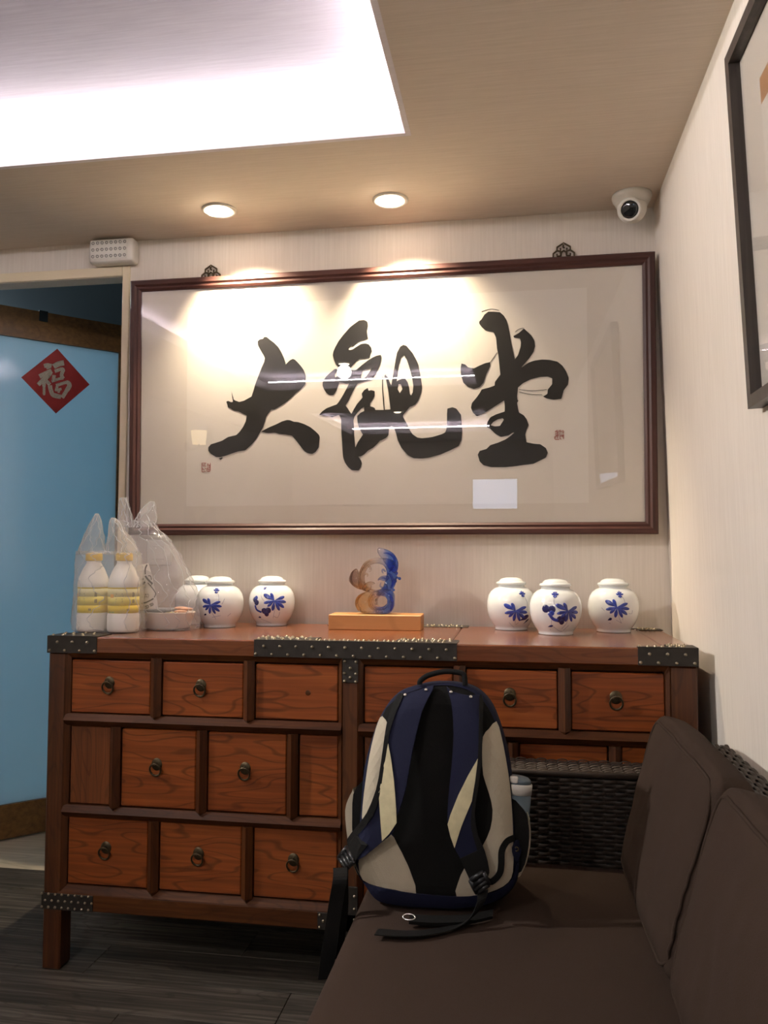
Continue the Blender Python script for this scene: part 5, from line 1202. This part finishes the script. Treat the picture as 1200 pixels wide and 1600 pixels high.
strap_part([(660, 142), (690, 168), (780, 190), (838, 192), (840, 330), (838, 500), (825, 640), (805, 780), (812, 880), (835, 950), (868, 1020), (850, 1060), (760, 1050), (735, 1010), (712, 965), (690, 905), (675, 838), (680, 700), (698, 520), (704, 380), (695, 260), (682, 200)], 0.0, 0.010, 'navy', 'shoulder_strap')
strap_part([(832, 190), (850, 212), (850, 400), (845, 520), (832, 640), (812, 790), (830, 900), (862, 980), (885, 1085), (858, 1100), (822, 960), (795, 860), (796, 780), (815, 640), (828, 500), (832, 330)], 0.004, 0.009, 'webbing', 'strap_edge')
strap_part([(828, 507), (815, 620), (798, 722), (745, 850), (710, 960), (690, 900), (676, 838), (690, 790), (730, 690), (780, 590)], 0.010, 0.003, 'reflective', 'reflective_patch', 1)
strap_part([(737, 1015), (850, 962), (872, 1030), (886, 1090), (862, 1150), (800, 1160)], 0.010, 0.004, 'webbing', 'strap_pad', 1)
# buckles: ladder-lock frames with bars
def buckle(quad, extra):
    q_ = [uv(*p) for p in quad]
    def pt(s, t_): return tuple((q_[0][i] * (1 - s) + q_[1][i] * s) * (1 - t_) + (q_[3][i] * (1 - s) + q_[2][i] * s) * t_ for i in range(2))
    mb = MB()
    for a, b_ in (((0, 0), (1, 0)), ((1, 0), (1, 1)), ((1, 1), (0, 1)), ((0, 1), (0, 0)), ((0, 0.38), (1, 0.38)), ((0, 0.7), (1, 0.7))):
        A_, B_ = pt(*a), pt(*b_)
        mb.tube([on_pack(A_[0], A_[1], strap_off(A_[1]) + extra), on_pack(B_[0], B_[1], strap_off(B_[1]) + extra)], 0.0045, 8)
    mb.build('buckle', MAT['dark_plastic'], pk)
buckle([(128, 990), (185, 1042), (130, 1100), (80, 1050)], 0.016)
buckle([(790, 1128), (855, 1085), (882, 1150), (822, 1198)], 0.016)
# rivets and labels
for a, b_ in ((447, 187), (555, 160), (685, 172), (787, 197)):
    u, w_ = uv(a, b_); MB().ball(on_pack(u, w_, strap_off(w_) + 0.0105), 0.0036, 12, 5, half=tuple(bn)).build('rivet', MAT['chrome'], pk)
# grab handle
hp = [(516, 132), (520, 112), (560, 84), (640, 64), (700, 66), (742, 76), (752, 104), (754, 136)]
mb = MB(); mb.tube([P3(*uv(a, b_), -0.012) for a, b_ in smooth_line(hp, 4)], 0.0052, 8); mb.build('grab_handle', MAT['webbing'], pk)
# side pockets
def pocket(poly, d0, d1, mat_, name):
    MB().panel(pm(poly, 2), lambda u, w_, o: P3(u, w_, o), -d0, back=-d1, step=None).build(name, MAT[mat_], pk)
pocket([(196, 655), (240, 638), (240, 860), (190, 960), (160, 1000), (156, 760), (170, 690)], 0.022, 0.12, 'black_fabric', 'side_pocket')
pocket([(150, 702), (160, 700), (166, 940), (190, 1120), (178, 1140), (140, 1040), (120, 900), (114, 800), (128, 745)], 0.030, 0.125, 'beige', 'pocket_edge')
pocket([(1000, 735), (1045, 775), (1075, 820), (1090, 900), (1088, 980), (1068, 1080), (1030, 1130), (1012, 1000), (1005, 850)], 0.022, 0.12, 'black_fabric', 'side_pocket')
pocket([(1078, 810), (1090, 840), (1099, 905), (1096, 985), (1078, 1075), (1042, 1150), (1030, 1145), (1066, 1070), (1086, 975), (1090, 900)], 0.030, 0.125, 'beige', 'pocket_edge')
# loop of webbing and tag on the right flank
pack_panel(stroke(smooth_line([(1012, 936), (975, 945), (948, 990), (945, 1060), (935, 1110), (895, 1150), (865, 1140)], 4), 34), 0.008, 0.004, 'webbing', 'side_loop', n_=1)
pack_panel([(1000, 980), (1020, 950), (1050, 965), (1046, 1020), (1025, 1060), (1005, 1020)], 0.008, 0.004, 'navy', 'side_tab')
u, w_ = uv(1024, 992); MB().lathe([(0.0025, 0.0), (0.0045, 0.0), (0.0045, -0.0015), (0.0025, -0.0015)], on_pack(u, w_, 0.0135), 'y', 16, closed=True).build('eyelet', MAT['brass'], pk)
# webbing hanging over the seat edge on the left
mb = MB(); pts = [P3(*uv(112, 1080), 0.012)] + [at_y(px_, py_, yy) for px_, py_, yy in ((531, 1375, 1.482), (525, 1410, 1.480), (519, 1450, 1.478), (513, 1490, 1.478), (508, 1530, 1.480))]
pts = [V(p) for p in smooth_line([tuple(p) for p in pts], 5)]
mb.ribbon(pts, (0.0125, 0.004, 0.0), 0.0008); mb.build('hanging_webbing', MAT['webbing'], pk)
mb = MB(); pts = [P3(*uv(132, 1080), 0.006)] + [at_y(px_, py_, yy) for px_, py_, yy in ((538, 1375, 1.50), (538, 1420, 1.50), (534, 1460, 1.50), (529, 1495, 1.50))]
pts = [V(p) for p in smooth_line([tuple(p) for p in pts], 5)]
mb.ribbon(pts, (0.005, 0.009, 0.0), 0.0008); mb.build('hanging_webbing', MAT['webbing'], pk)
# webbing lying on the seat
zz = SEAT + 0.006
top = on_pack(*uv(850, 1190), strap_off(0.03) + 0.012)
pts = [tuple(top), tuple(at_y(752, 1408, 1.478)), tuple(at_y(738, 1432, 1.462))] + [tuple(at_z(px_, py_, zz)) for px_, py_ in ((712, 1448), (668, 1457), (630, 1459), (588, 1456))]
pts = [V(p) for p in smooth_line(pts, 5)]
wd = []
for i in range(len(pts)):
    t_ = i / (len(pts) - 1); wd.append(V((0.010, 0.004, 0.002)).lerp(V((0.0015, 0.0115, 0.0)), min(1, t_ * 1.7)))
mb = MB(); mb.ribbon(pts, wd, 0.0008)
for p in mb.v: p.z = max(p.z, SEAT + 0.003)
mb.build('trailing_webbing', MAT['webbing'], pk)
pts = [V(p) for p in smooth_line([tuple(at_z(px_, py_, SEAT + 0.010)) for px_, py_ in ((640, 1436), (670, 1438), (705, 1438), (735, 1436), (770, 1428))], 4)]
mb = MB(); mb.ribbon(pts, (0.0, 0.010, 0.002), 0.003); mb.build('waist_webbing', MAT['webbing'], pk)
c = at_z(641, 1433, SEAT + 0.014)
mb = MB(); mb.tube([c + V((0.011 * math.cos(a) - 0.002, 0.0, 0.0)) + V((0, 0.005 * math.sin(a), 0.003 * math.sin(a))) for a in [2 * math.pi * k / 18 for k in range(18)]], 0.0016, 7, closed=True); mb.build('waist_buckle', MAT['chrome'], pk)

# water bottle in the side pocket
wb = thing('water_bottle', (0.030, 1.60, 0.47), 'slate blue water bottle with white lid band in the backpack side pocket', 'bottle')
tip = at_y(806, 1213, 1.60); ax = V((0.10, 0.10, 1)).normalized(); q = V((0, 0, 1)).rotation_difference(ax)
base = tip - ax * 0.165
def wl(prof, name, mat_):
    mb = MB().lathe(prof, (0, 0, 0), seg=36); mb.v = [base + q @ p for p in mb.v]; mb.build(name, mat_, wb)
wl([(0.0, 0.0), (0.030, 0.0), (0.032, 0.004), (0.032, 0.135), (0.0, 0.135)], 'bottle_body', MAT['bottle_blue'])
wl([(0.0, 0.1352), (0.0325, 0.1352), (0.0325, 0.153), (0.0315, 0.1545), (0.0, 0.1545)], 'lid_band', MAT['bottle_white'])
wl([(0.0, 0.1547), (0.030, 0.1547), (0.029, 0.161), (0.024, 0.165), (0.0, 0.166)], 'lid_top', MAT['bottle_blue'])
mb = MB().bbox((-0.018, -0.033, 0.157), (0.004, -0.016, 0.1685), 0.002); mb.v = [base + q @ p for p in mb.v]; mb.build('lid_tab', MAT['bottle_white'], wb)
